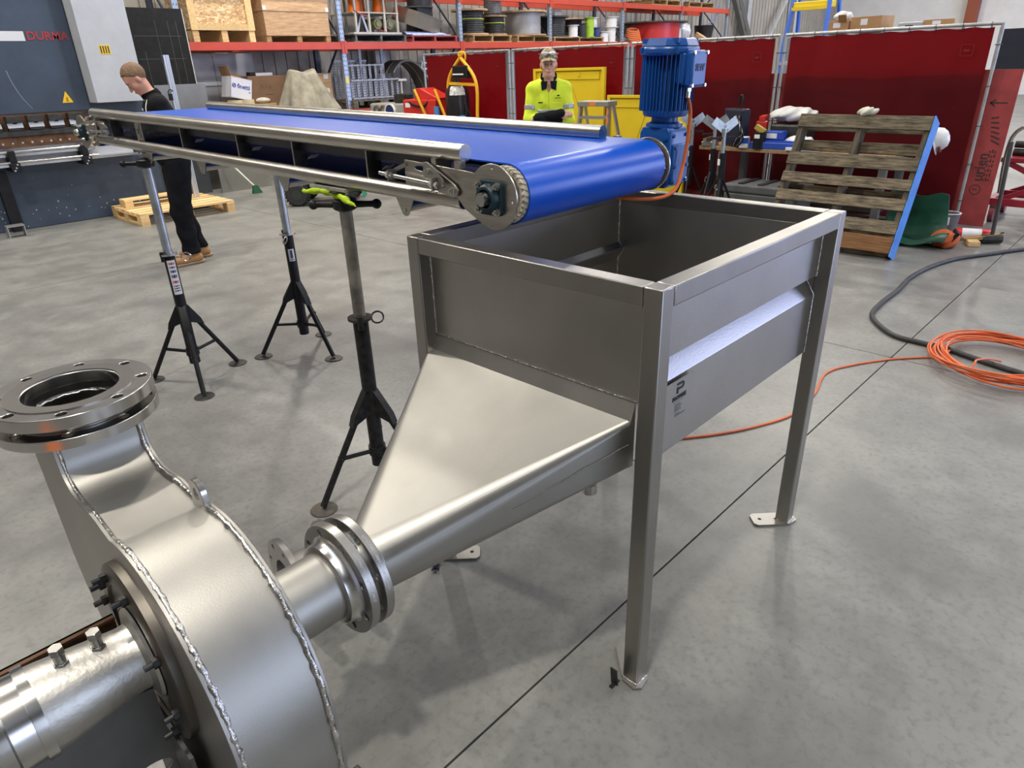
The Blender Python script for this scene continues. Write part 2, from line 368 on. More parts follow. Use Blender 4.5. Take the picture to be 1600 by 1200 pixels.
for y in (-6.2, -1.4, 3.4, 8.2):
    MB().bx(X1-.012, X1, y, y+4.78, 0, 3.1).build('precast_panel', WALLM, wf, smooth=0); MB().bx(X1-.012, X1, y, y+4.78, 3.12, CEIL).build('precast_panel', WALLM, wf, smooth=0)
struct(MB().bx(X0-.2, X0, Y0, Y1+.2, 0, CEIL+.3).build('wall_left', CLAD, smooth=0))
# the -y wall with its open roller door
m = MB(); m.bx(X0, -1.0, Y0-.2, Y0, 0, CEIL+.3); m.bx(5.4, 13.0, Y0-.2, Y0, 0, CEIL+.3); m.bx(22.0, X1, Y0-.2, Y0, 0, CEIL+.3); m.bx(-1.0, 5.4, Y0-.2, Y0, 4.7, CEIL+.3); m.bx(13.0, 22.0, Y0-.2, Y0, 4.7, CEIL+.3)
wr = struct(m.build('wall_right', CLAD, smooth=0))
d = MB(); d.cyl((-1.0, Y0+.35, 5.0), (5.4, Y0+.35, 5.0), .3, 20); struct(d.build('door_1', mat('roller_door_steel', (.45, .46, .47), .45, .6), smooth=40))
d = MB(); d.cyl((13.0, Y0+.35, 5.0), (22.0, Y0+.35, 5.0), .3, 20); struct(d.build('door_2', MATS['roller_door_steel'], smooth=40))
ce = struct(MB().bx(X0, X1, Y0, Y1, CEIL, CEIL+.2).build('ceiling', mat('roof_liner', (.62, .62, .60), .6, 0, .1, 1), smooth=0))
for x in (-9.8, -4, 2.8, 9.6, 16.4, 23.2, 30):
    struct(MB().bx(x-.09, x+.09, Y0+.01, Y1-.02, CEIL-.55, CEIL-.02).build('trim_1', mat('grey_roof_beam', (.42, .43, .44), .5, 0, .1), smooth=0))
RL = glow('roof_fill_sheet', (.85, .92, 1), 2.2)  # glowing roof panels, added out of view for soft ambient light
for i, (x, y) in enumerate(ROOF_FILLS):
    struct(MB().bx(x-.55, x+.55, y-7.6, y+7.6, CEIL-.06, CEIL-.01).build('fill_panel_%d' % (i+1), RL, smooth=0))
LH = mat('lamp_housing', (.35, .36, .37), .4, .6); LG = glow('lamp_lens', (1, .96, .88), 6)
for i, (x, y) in enumerate(LAMPS):
    t = thing('high_bay_lamp', 'round high bay lamp hanging from the workshop roof', 'lamp', (x, y, 6.45), group='high bay lamps under the roof')
    MB().lathe([(.07, .28), (.16, .22), (.27, .06), (.275, 0), (.26, 0)], (0, 0, 0), n=24, cap1=False).build('housing', LH, t)
    MB().cyl((0, 0, .004), (0, 0, .012), .26, 24).build('lens', LG, t); MB().cyl((0, 0, .27), (0, 0, CEIL-6.47), .012, 6).build('cord', LH, t)
# steel columns along the back wall and braces
CS = mat('grey_column_steel', (.46, .48, .50), .5, 0, .12, 3)
for i, x in enumerate((8.25, 14.0, 24.6, 28.6)):
    m = MB(); m.bx(x-.13, x+.13, Y1-.30, Y1-.285, 0, CEIL); m.bx(x-.13, x+.13, Y1-.02, Y1-.005, 0, CEIL); m.bx(x-.006, x+.006, Y1-.29, Y1-.01, 0, CEIL)
    struct(m.build('trim_%d' % (i+2), CS, smooth=0))
m = MB(); m.bar((22.2, Y1-.35, 4.8), (25.2, Y1-.35, 1.2), .16, .10); m.bar((22.5, Y1-.42, 4.8), (25.5, Y1-.42, 1.2), .02, .22); struct(m.build('trim_6', mat('dark_brace_steel', (.13, .13, .12), .5, .2), smooth=0))
m = MB(); m.bar((28.5, Y1-.35, 4.8), (25.2, Y1-.35, 1.2), .10, .08); struct(m.build('trim_7', CS, smooth=0))
m = MB(); m.bx(33.5, 33.9, 6.95, 7.35, 0, 5); struct(m.build('trim_8', mat('red_oxide_steel', (.30, .07, .03), .5), smooth=0))
m = MB(); m.bx(33.3, 33.9, 3.6, 3.75, 0, CEIL); m.bx(33.3, 33.34, 3.45, 3.9, 0, CEIL); struct(m.build('trim_9', mat('blue_grey_steel', (.16, .18, .22), .5), smooth=0))

# ============================================================= stainless hopper on legs with tapered chute
Wy, Lx, Hz, tt = .8885, 1.0714, 1.1984, .05
hop = thing('feed_hopper', 'stainless steel feed hopper on four square legs with tapered outlet chute', 'hopper', (.535, .444, 0))
def hp(m, name, mt=SSD, **k): return m.build(name, mt, hop, world=True, **k)
for (x, y, sx, sy) in ((0, 0, 1, 1), (0, Wy-tt, 1, -1), (Lx-tt, 0, -1, 1), (Lx-tt, Wy-tt, -1, -1)):
    leg = hp(MB().bx(x, x+tt, y, y+tt, .008, Hz), 'leg', bevel=.004)
    # rotated foot plate with a bolt hole, reaching inwards
    cx, cy = x+tt/2, y+tt/2; dx, dy = sx*.7071, sy*.7071
    U = Vector((dx, dy, 0)); Vv = Vector((-dy, dx, 0))
    if U.cross(Vv).z < 0: Vv = -Vv
    o = [(-.045, -.012), (-.045, .012), (-.012, .037), (.112, .037), (.125, .025), (.125, -.025), (.112, -.037), (-.012, -.037)][::-1]
    pl = MB().plate(o, .008, (cx, cy, .0005), U, Vv, [circ(.007, 14, (.095, 0))])
    hp(pl, 'foot_plate', SSP, smooth=30)
    w = MB(); e = tt/2+.001
    w.tube([(cx-e, cy-e, .011), (cx+e, cy-e, .011), (cx+e, cy+e, .011), (cx-e, cy+e, .011), (cx-e, cy-e, .011)], .003, 6); hp(w, 'foot_weld', WELD)
for a in ((0, tt, tt+.0006, Wy-tt-.0006), (Lx-tt, Lx, tt+.0006, Wy-tt-.0006)):
    hp(MB().bx(a[0], a[1], a[2], a[3], Hz-tt, Hz), 'top_rail', bevel=.004)
for a in ((0, tt), (Wy-tt, Wy)):
    hp(MB().bx(tt+.0006, Lx-tt-.0006, a[0], a[1], Hz-tt, Hz), 'top_rail', bevel=.004)
# long side panels with the inward crease
def creased(y, s):
    prof = [(0, Hz-tt+.002), (0, .990), (.026, .973), (.028, .968), (.002, .928), (0, .924), (0, .715), (.02, .708)]
    out = [(a*s, b) for a, b in prof]; th = .003*s
    o2 = out+[(a+th, b) for a, b in reversed(out)]
    m = MB(); vs = [(tt-.002, y+a, b) for a, b in o2]+[(Lx-tt+.002, y+a, b) for a, b in o2]; n = len(o2); k = len(out)
    fs = [(i, (i+1) % n, n+(i+1) % n, n+i) for i in range(n)]
    for i in range(k-1): fs += [(i, n-1-i, n-2-i, i+1), (n+i+1, 2*n-2-i, 2*n-1-i, n+i)]
    return m.add(vs, fs)
hp(creased(.046, 1), 'side_panel', SS, smooth=20, fix=True); hp(creased(Wy-.046, -1), 'side_panel', SS, smooth=20, fix=True)
hp(MB().bx(.046, .049, tt, Wy-tt, .884, Hz-tt+.002), 'end_panel', SS, smooth=0)
hp(MB().bx(Lx-.049, Lx-.046, tt, Wy-tt, .712, Hz-tt+.002), 'end_panel', SS, smooth=0)
hp(MB().bx(.06, Lx-.047, .06, Wy-.06, .706, .709), 'floor_plate', SS, smooth=0)
# welds in the corners
w = MB(); w.tube([(.044, Wy-tt-.001, Hz-tt), (.044, Wy-tt-.001, .885)], .0035, 6); hp(w, 'corner_weld', WELD)
w = MB(); w.tube([(Lx-tt-.001, .044, Hz-tt), (Lx-tt-.001, .044, .99), (Lx-tt-.001, .072, .969), (Lx-tt-.001, .044, .926), (Lx-tt-.001, .044, .715)], .003, 6); hp(w, 'corner_weld', WELD)
yi = Wy-.05
w = MB(); w.tube([(Lx-.051, yi, Hz-.02), (Lx-.051, yi, .992), (Lx-.051, yi-.027, .969), (Lx-.051, yi, .926), (Lx-.051, yi, .715)], .0028, 6); hp(w, 'corner_weld', WELD)
w = MB(); w.tube([(.045, .08, .886), (.045, Wy-.03, .886)], .0028, 6); hp(w, 'panel_weld', WELD)
# name plate pocket with the engraved maker's mark
ENG = mat('engraved_print', (.03, .03, .035), .6)
hp(MB().bx(.056, .235, .034, .0365, .735, .920), 'name_plate', SS, smooth=0)
hp(MB().bx(.056, .235, .0365, .046, .735, .74), 'pocket_flange', SS, smooth=0)
yp = .0335; LX, LZ0 = .168, .892
m = MB()
m.plate([(a*.8, b*.8) for a, b in [(0, 0), (.022, 0), (.030, .007), (.030, .017), (.022, .024), (-.012, .024), (-.012, .017), (.018, .017), (.022, .014), (.022, .010), (.018, .007), (0, .007)]], .0008, (LX-.004, yp, LZ0), (1, 0, 0), (0, 0, 1))
m.plate([(a*.8, b*.8) for a, b in [(-.012, -.012), (-.004, -.012), (-.004, .010), (-.012, .010)]], .0008, (LX-.004, yp, LZ0), (1, 0, 0), (0, 0, 1)); hp(m, 'maker_mark', ENG, smooth=0)
text('PROWISE', .0155, (LX, yp, LZ0-.022), (1, 0, 0), (0, 0, 1), ENG, hop, 'maker_name', .0008, bold=.0005)
m = MB()
for k in range(6): m.bx(LX-.026+k*.009, LX-.021+k*.009, yp-.0006, yp, LZ0-.0335, LZ0-.0325)
ENGL = mat('engraved_fine_print', (.12, .12, .125), .6)
for i, (a, b) in enumerate(((-.020, .006), (-.020, .014), (-.020, .010), (-.020, .012), (-.016, .006), (-.016, .034))):
    z = LZ0-.042-i*.0058-(.004 if i > 3 else 0); m.bx(LX+a, LX+b, yp-.0006, yp, z, z+.0014)
hp(m, 'address_lines', ENGL, smooth=0)
# chute: rounded rectangle lofted to the round outlet
def rrect(x, y0, y1, z0, z1, r, n=10):
    out = []
    for cy, cz, a0 in ((y1-r, z1-r, 0), (y0+r, z1-r, .5), (y0+r, z0+r, 1), (y1-r, z0+r, 1.5)):
        for k in range(n): a = PI*(a0+.5*k/(n-1)); out.append(Vector((x, cy+r*math.cos(a), cz+r*math.sin(a))))
    return out
n = 40; CY, CZ = .444, .560
A = rrect(.046, .083, .862, .698, .885, .004); B = rrect(.026, .083, .862, .698, .838, .012)
# match angles corner by corner so the flat faces stay flat
def ringpts(x, r):
    out = []
    for a0 in (0, .5, 1, 1.5):
        for k in range(10): a = PI*(a0+.04+.42*k/9); out.append(Vector((x, CY+r*math.cos(a), CZ+r*math.sin(a))))
    return out
Cr = ringpts(-.545, .083); Cs = ringpts(-.572, .083)
m = MB(); vs = A+B+Cr+Cs; fs = []
for s in range(3): fs += [(s*n+i, s*n+(i+1) % n, (s+1)*n+(i+1) % n, (s+1)*n+i) for i in range(n)]
hp(m.add(vs, fs), 'chute', SSP, smooth=32, fix=True)
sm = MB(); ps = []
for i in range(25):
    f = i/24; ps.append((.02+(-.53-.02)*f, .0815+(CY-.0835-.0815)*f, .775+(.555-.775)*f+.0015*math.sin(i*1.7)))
sm.tube(ps, .0011, 5); hp(sm, 'chute_seam', mat('dark_seam_steel', (.16, .155, .145), .4, 1))  # thin seam line in a darker steel
FLG = mat('matt_flange_steel', (.42, .41, .39), .36, 1, .1, 8, .02, .05)
def flange(m, x0, x1, ro, ri, nh, rh, bc, cy, cz, a0=None, up=False, n=56):
    a0 = PI/nh if a0 is None else a0
    hs = [circ(ri, 40)]+[circ(rh, 14, (bc*math.cos(a0+2*PI*k/nh), bc*math.sin(a0+2*PI*k/nh))) for k in range(nh)]
    if up: return m.plate(circ(ro, n), x1-x0, (cy, cz, x0), (1, 0, 0), (0, 1, 0), hs)
    return m.plate(circ(ro, n), x1-x0, (x0, cy, cz), (0, 1, 0), (0, 0, 1), hs)
m = MB(); flange(m, -.594, -.572, .14, .081, 8, .010, .12, CY, CZ); hp(m, 'outlet_flange', FLG, smooth=30, bevel=.0015)
m = MB(); m.ring(.100, .083, -.560, -.572, (0, CY, CZ), (1, 0, 0)); m.ring(.106, .081, -.600, -.594, (0, CY, CZ), (1, 0, 0)); hp(m, 'flange_face', SSB, fix=True)
ETCH = mat('etched_marking', (.62, .62, .61), .5)
def rimmarks(x, r, cy, cz, a0, size, n, parent):
    """row of tiny etched strokes along a flange rim"""
    b = MB(); rnd = random.Random(int(a0*1000))
    for i in range(n):
        if rnd.random() < .14: continue
        a = a0-i*size*.62/r; c = Vector((x, cy+math.cos(a)*(r+.0003), cz+math.sin(a)*(r+.0003))); N = Vector((0, math.cos(a), math.sin(a))); R = Matrix((Vector((1, 0, 0)), N, Vector((1, 0, 0)).cross(N))).transposed()
        b.box(c, (size*.55, .0006, .0010), R)
        if rnd.random() < .7: b.box(c+R @ Vector((size*.35*rnd.choice((-1, 0, 1)), 0, .0022)), (.0010, .0006, size*.3), R)
    return b.build('flange_marking', ETCH, parent, smooth=0, world=True)
rimmarks(-.583, .14, CY, CZ, 2.45, .0085, 13, hop); rimmarks(-.583, .14, CY, CZ, 3.0, .0075, 24, hop)

# drain pipe under the floor plate
m = MB(); m.cyl((.35, .45, .30), (.35, .45, .706), .020, 16); m.cyl((.35, .45, .30), (.35, .45, .335), .026, 16); hp(m, 'drain_pipe', SSB)

# ============================================================= centrifugal pump in the foreground
pump = thing('centrifugal_pump', 'fabricated stainless centrifugal pump with upright flanged outlet in the foreground', 'pump', (-1.0, .5, 0))
def pp(m, name, mt=SSP, **k): return m.build(name, mt, pump, world=True, **k)
PYC, PZC = .46, .53; XB0, XB1, XF0, XF1 = -1.026, -1.018, -.848, -.840
def volute(off=0.0, n=60):
    """outline in (y, z): neck, concave throat, scroll, back up the neck"""
    pts = [(.842, .955), (.842, .905), (.836, .880), (.822, .860), (.798, .844), (.765, .836), (.72, .838), (.66, .846)]
    pts = [(y-off*(1 if z > .86 else .5), z+(off if z < .88 else 0)) for y, z in pts]
    for i in range(n+1):
        ph = math.radians(-18+288*i/n)                    # from the top towards -y, round the bottom
        r = .322 if ph < PI*.5 else .322+.30*((ph-PI*.5)/PI)**1.15
        r += off; pts.append((PYC-math.sin(ph)*r, PZC+math.cos(ph)*r))
    y9 = 1.082+off; pts += [(y9, .56), (y9, .955)]
    return pts
vo = volute(.007); vi = volute(0)
def hole(r, c=(PYC, PZC), n=40): return circ(r, n, c)
pp(MB().plate(vo, XB1-XB0, (XB0, 0, 0), (0, 1, 0), (0, 0, 1)), 'back_plate', SSP, smooth=25, bevel=.0015)
pp(MB().plate(vo, XF1-XF0, (XF0, 0, 0), (0, 1, 0), (0, 0, 1), [hole(.075)]), 'front_plate', SSP, smooth=25, bevel=.0015)
m = MB(); nn = len(vi); vs = [(x, y, z) for x in (XB1, XF0) for y, z in vi]
m.add(vs, [(i, i+1, nn+i+1, nn+i) for i in range(nn-1)]); pp(m, 'volute_wrap', SSP, smooth=40, fix=True)
def bead(x, r, nm):
    ps = []; rr = []
    P = volute(.002, 150)
    for i, (y, z) in enumerate(P):
        if i % 1 == 0:
            ps.append((x+random.uniform(-.0012, .0012), y+random.uniform(-.0012, .0012), z+random.uniform(-.001, .001))); rr.append(r*random.uniform(.75, 1.25))
    pp(MB().tube(ps, rr, 7), nm, WELD, smooth=60)
bead(XB1+.003, .0062, 'weld_bead'); bead(XF0-.003, .0062, 'weld_bead')
# discharge flange welded to the neck
FX, FY = -.933, .962
m = MB(); flange(m, .940, .964, .168, .101, 8, .011, .146, FX, FY, up=True, n=72); m.ring(.130, .101, .964, .969, (FX, FY, 0)); pp(m, 'outlet_flange', SSB, smooth=30, bevel=.0015)
tf = thing('companion_flange', 'machined steel ring flange lying on top of the pump outlet flange', 'flange', (FX, FY, .985))
m = MB(); flange(m, 0, .029, .168, .098, 8, .011, .146, 0, 0, up=True, n=72); m.build('flange_ring', SSB, tf, smooth=30, bevel=.0018)
MB().ring(.132, .1025, .029, .0315, (0, 0, 0)).build('raised_face', mat('machined_face', (.52, .50, .47), .24, 1, .06, 12), tf, fix=True)
MB().ring(.128, .099, -.016, 0, (0, 0, 0)).build('gasket_face', DARKST, tf, fix=True)
ps = [(.0975*math.cos(a), .0975*math.sin(a), -.022+random.uniform(-.002, .002)) for a in np.linspace(0, 2*PI, 70)[:-1]]
MB().tube(ps, [.004*random.uniform(.8, 1.3) for _ in ps], 6, closed=True).build('inner_weld', WELD, tf, smooth=60)
# suction pipe and flange
m = MB(); m.lathe([(.084, XF1-.01), (.084, -.632)], (0, CY, CZ), (1, 0, 0), 48, False, False); m.lathe([(.078, -.61), (.078, XF1)], (0, CY, CZ), (1, 0, 0), 48, False, False); pp(m, 'suction_pipe', SSP)
m = MB(); flange(m, -.636, -.613, .14, .079, 8, .010, .12, CY, CZ); pp(m, 'suction_flange', FLG, smooth=30, bevel=.0015)
m = MB(); m.lathe([(.084, -.668), (.094, -.668), (.100, -.663), (.103, -.646), (.110, -.638), (.112, -.636)], (0, CY, CZ), (1, 0, 0), 48, False, False); m.ring(.106, .079, -.613, -.608, (0, CY, CZ), (1, 0, 0)); pp(m, 'flange_hub', SSB, smooth=40)
rimmarks(-.6245, .14, CY, CZ, 3.05, .0085, 24, pump)
# lifting lug
o = [(-.034, -.03), (.034, -.03), (.030, .024)]+[(.030*math.cos(a), .024+.030*math.sin(a)) for a in np.linspace(.2, PI-.2, 11)]+[(-.030, .024)]
pp(MB().plate(o, .014, (XF0-.012, .535, .856), (0, 1, 0), (0, 0, 1), [circ(.013, 16, (0, .022))]), 'lifting_lug', SSB, smooth=35, bevel=.0015)
# seal plate, studs, bearing housing towards -x
QY, QZ = .490, .618
m = MB(); m.lathe([(.0, XB0+.002), (.192, XB0+.002), (.192, -1.042), (.182, -1.048), (.150, -1.048), (.148, -1.042), (.06, -1.042)], (0, QY, QZ), (1, 0, 0), 56, False, False); pp(m, 'seal_plate', mat('brown_grey_plate', (.17, .155, .135), .42, 1, .2, 8), fix=True)
for k, a in enumerate((14, 36, 60, 104, 150, 192, 232, 275)):
    a = math.radians(a); c = Vector((-1.048, QY+.166*math.cos(a), QZ+.166*math.sin(a)))
    m = MB(); m.hexbolt(c, (-1, 0, 0), .0105, .011, .015, .0058); pp(m, 'stud_nut', mat('black_stud', (.03, .03, .03), .4, .7, .3, 30))
HS = mat('cast_housing_silver', (.55, .535, .50), .42, 1, .12, 5, .08, .06, bscale=90)
m = MB(); m.lathe([(.098, -1.044), (.094, -1.050), (.068, -1.056), (.067, -1.070), (.070, -1.10), (.082, -1.205), (.083, -1.222)], (0, QY, QZ), (1, 0, 0), 56, False, False); pp(m, 'bearing_housing', HS)
m = MB(); m.ring(.090, .05, -1.240, -1.222, (0, QY, QZ), (1, 0, 0), 56); m.lathe([(.084, -1.240), (.086, -1.275), (.096, -1.278), (.096, -1.30), (.080, -1.303), (.080, -1.42), (.0, -1.42)], (0, QY, QZ), (1, 0, 0), 56, False, False); pp(m, 'housing_band', SSB, fix=True)
for x in (-1.110, -1.170):
    m = MB(); z = QZ+.066+(-1.11-x)*.1; y = QY-.008; m.cyl((x, y, z-.006), (x, y, z+.010), .0135, 6); m.cyl((x, y, z+.010), (x, y, z+.028), .0100, 14); m.cyl((x, y, z+.028), (x, y, z+.043), .0130, 6); pp(m, 'grease_plug', SSB, smooth=30, bevel=.0008)
m = MB(); m.hexbolt((-1.262, QY-.05, QZ+.05), (-.2, -.6, .75), .008, .010); pp(m, 'housing_bolt', DARKST)
# frame bars, pedestal and skid under the bearing housing
m = MB(); m.bx(-1.62, -1.052, .628, .634, .560, .632); m.bx(-1.62, -1.052, .618, .634, .626, .632); pp(m, 'frame_rail', RUST, smooth=0)
GP = mat('grey_pedestal_plate', (.16, .16, .155), .5, .5, .2, 6)
sl = [(-1.20+.045*math.cos(a)*1.0+(.09 if math.cos(a) > 0 else 0), .36+.024*math.sin(a)) for a in np.linspace(0, 2*PI, 22)[:-1]]
m = MB(); m.plate([(-1.62, .10), (-1.055, .10), (-1.055, .56), (-1.12, .575), (-1.62, .575)], .008, (0, .455, 0), (1, 0, 0), (0, 0, 1), [sl]); m.bx(-1.62, -1.055, .30, .62, .092, .10); pp(m, 'pedestal', GP, smooth=0)
m = MB(); m.bx(-1.058, -1.05, .32, .64, .10, .47); pp(m, 'pedestal_web', GP, smooth=0)
for y in (.28, .60): pp(MB().bx(-1.75, -.72, y, y+.06, .001, .092), 'skid_beam', DARKST, smooth=0, bevel=.003)
for x in (-1.7, -.80): pp(MB().bx(x, x+.05, .34, .60, .02, .09), 'skid_cross', DARKST, smooth=0)
m = MB(); m.bx(-.96, -.90, .34, .60, .09, .16); pp(m, 'volute_foot', DARKST, smooth=0)
m = MB(); m.lathe([(.06, -1.335), (.100, -1.335), (.100, -1.60), (.06, -1.60)], (0, QY, QZ), (1, 0, 0), 32, True, True); pp(m, 'coupling_guard', mat('orange_guard', (.75, .17, .02), .5), fix=True)
# loose pipe spool lying on its rims behind the pump
sp = thing('pipe_spool', 'short flanged pipe spool lying on the floor behind the pump', 'pipe spool', (-.53, 1.0, 0), (0, 0, -.12))
for xa, xb in ((0, .02), (.15, .17)): q = MB(); flange(q, xa, xb, .15, .08, 8, .011, .125, 0, .1505, a0=.2); q.build('flange', FLG, sp, smooth=30, bevel=.0015)
q = MB(); q.lathe([(.084, .02), (.084, .15)], (0, 0, .1505), (1, 0, 0), 32, False, False); q.build('spool_pipe', SSP, sp)

# ============================================================= belt conveyor (local frame: X across, Y along, Z up; origin at the near top rail's head end)
conv = thing('belt_conveyor', 'long stainless belt conveyor with glossy blue belt and blue gearmotor', 'conveyor', (.156, .778, 1.423), (.019, 0, .019))
def cv(m, name, mt=SST, par=None, **k): return m.build(name, mt, par or conv, **k)
CL, RR = 3.026, .0254; PYH, PZH, PR = -.142, -.105, .086; PYT = CL+.142
for X in (0, .677):
    for Z in (0, -.137):
        y0, y1 = (0, CL) if Z == 0 else (.012 if X == 0 else .0, CL-.03)
        r = cv(MB().cyl((X, y0, Z), (X, y1, Z), RR, 32), 'rail_tube', SST, smooth=40, bevel=.001)
        MB().cyl((X, y0-.0015, Z), (X, y0+.001, Z), RR*.97, 32).build('end_cap', SSB, r)
# belt loop
path = []
for i in range(21): a = PI/2+PI*i/20; path.append((PYH+PR*math.cos(a), PZH+PR*math.sin(a)))
path += [(PYH+.08, -.184), (PYH+.20, -.163)]+[(y, -.157) for y in np.linspace(.2, CL-.2, 8)]+[(PYT-.20, -.163), (PYT-.08, -.184)]
for i in range(21): a = -PI/2+PI*i/20; path.append((PYT+PR*math.cos(a), PZH+PR*math.sin(a)))
path += [(y, PZH+PR) for y in np.linspace(PYT-.1, PYH+.1, 14)]
nP = len(path); xsb = [.026, .029]+list(np.linspace(.06, .705, 9))+[.733, .735]
outer = []; inner = []
for i in range(nP):
    a = Vector(path[i-1]); b = Vector(path[(i+1) % nP]); t = (b-a).normalized(); nrm = Vector((-t.y, t.x)); outer.append(Vector(path[i])); inner.append(Vector(path[i])+nrm*.004)
m = MB(); nx = len(xsb)
vs = [(x, p.x, p.y+(.004*math.sin(PI*(x-.032)/.703) if False else 0)) for p in outer for x in xsb]+[(x, p.x, p.y) for p in inner for x in xsb]; K = nP*nx; fs = []; fi = []
for i in range(nP):
    j = (i+1) % nP
    for k in range(nx-1):
        fs.append((i*nx+k, i*nx+k+1, j*nx+k+1, j*nx+k)); fi.append((K+j*nx+k, K+j*nx+k+1, K+i*nx+k+1, K+i*nx+k))
    fs.append((i*nx, j*nx, K+j*nx, K+i*nx)); fs.append((j*nx+nx-1, i*nx+nx-1, K+i*nx+nx-1, K+j*nx+nx-1))
BELT = mat('blue_belt', (.003, .082, .52), .32, 0, .04, 1.5, 0, 0, spec=.40)
bl = cv(m.add(vs, fs), 'belt', BELT, smooth=50, fix=True)
MB().add(vs[K:], [tuple(q-K for q in f) for f in fi]).build('belt_underside', mat('blue_belt_fabric', (.006, .045, .30), .75, 0, .1, 40), bl, smooth=50, fix=True)
BED = mat('shaded_bed_steel', (.10, .10, .11), .5, .8, .2, 6)  # stainless bed coloured dark: the shade under the belt is in the colour
m = MB(); m.bx(.03, .66, .10, CL-.10, -.030, -.025); m.bx(.03, .034, .10, CL-.1, -.058, -.025); m.bx(.656, .66, .10, CL-.1, -.058, -.025); cv(m, 'slider_bed', BED, smooth=0)
LAG = mat('dirty_pulley_lagging', (.46, .41, .31), .8, 0, .45, 60, .4)
for py, nm in ((PYH, 'drive_pulley'), (PYT, 'tail_pulley')):
    m = MB()
    m.lathe([(.035, .03), (.066, .03), (.066, .006), (PR-.012, .006), (PR-.008, .012), (PR-.006, .03), (PR-.006, .738), (PR-.008, .742), (.03, .742)], (0, py, PZH), (1, 0, 0), 48, True, True); p = cv(m, nm, LAG, smooth=40, fix=True)
    for x0, x1 in ((.006, .026), (.735, .742)):
        g = MB()
        for k in range(30):
            a = 2*PI*k/30
            c, s = math.cos(a), math.sin(a); c2, s2 = math.cos(a+.13), math.sin(a+.13)
            g.bar((x0, py+c*(PR-.009), PZH+s*(PR-.009)), (x1, py+c2*(PR-.008), PZH+s2*(PR-.008)), .011, .006, (0, c, s))
        g.build('lagging_ribs', LAG, p, smooth=30)
    cv(MB().cyl((-.085, py, PZH), (.80, py, PZH), .0155, 20), 'shaft', SSB)
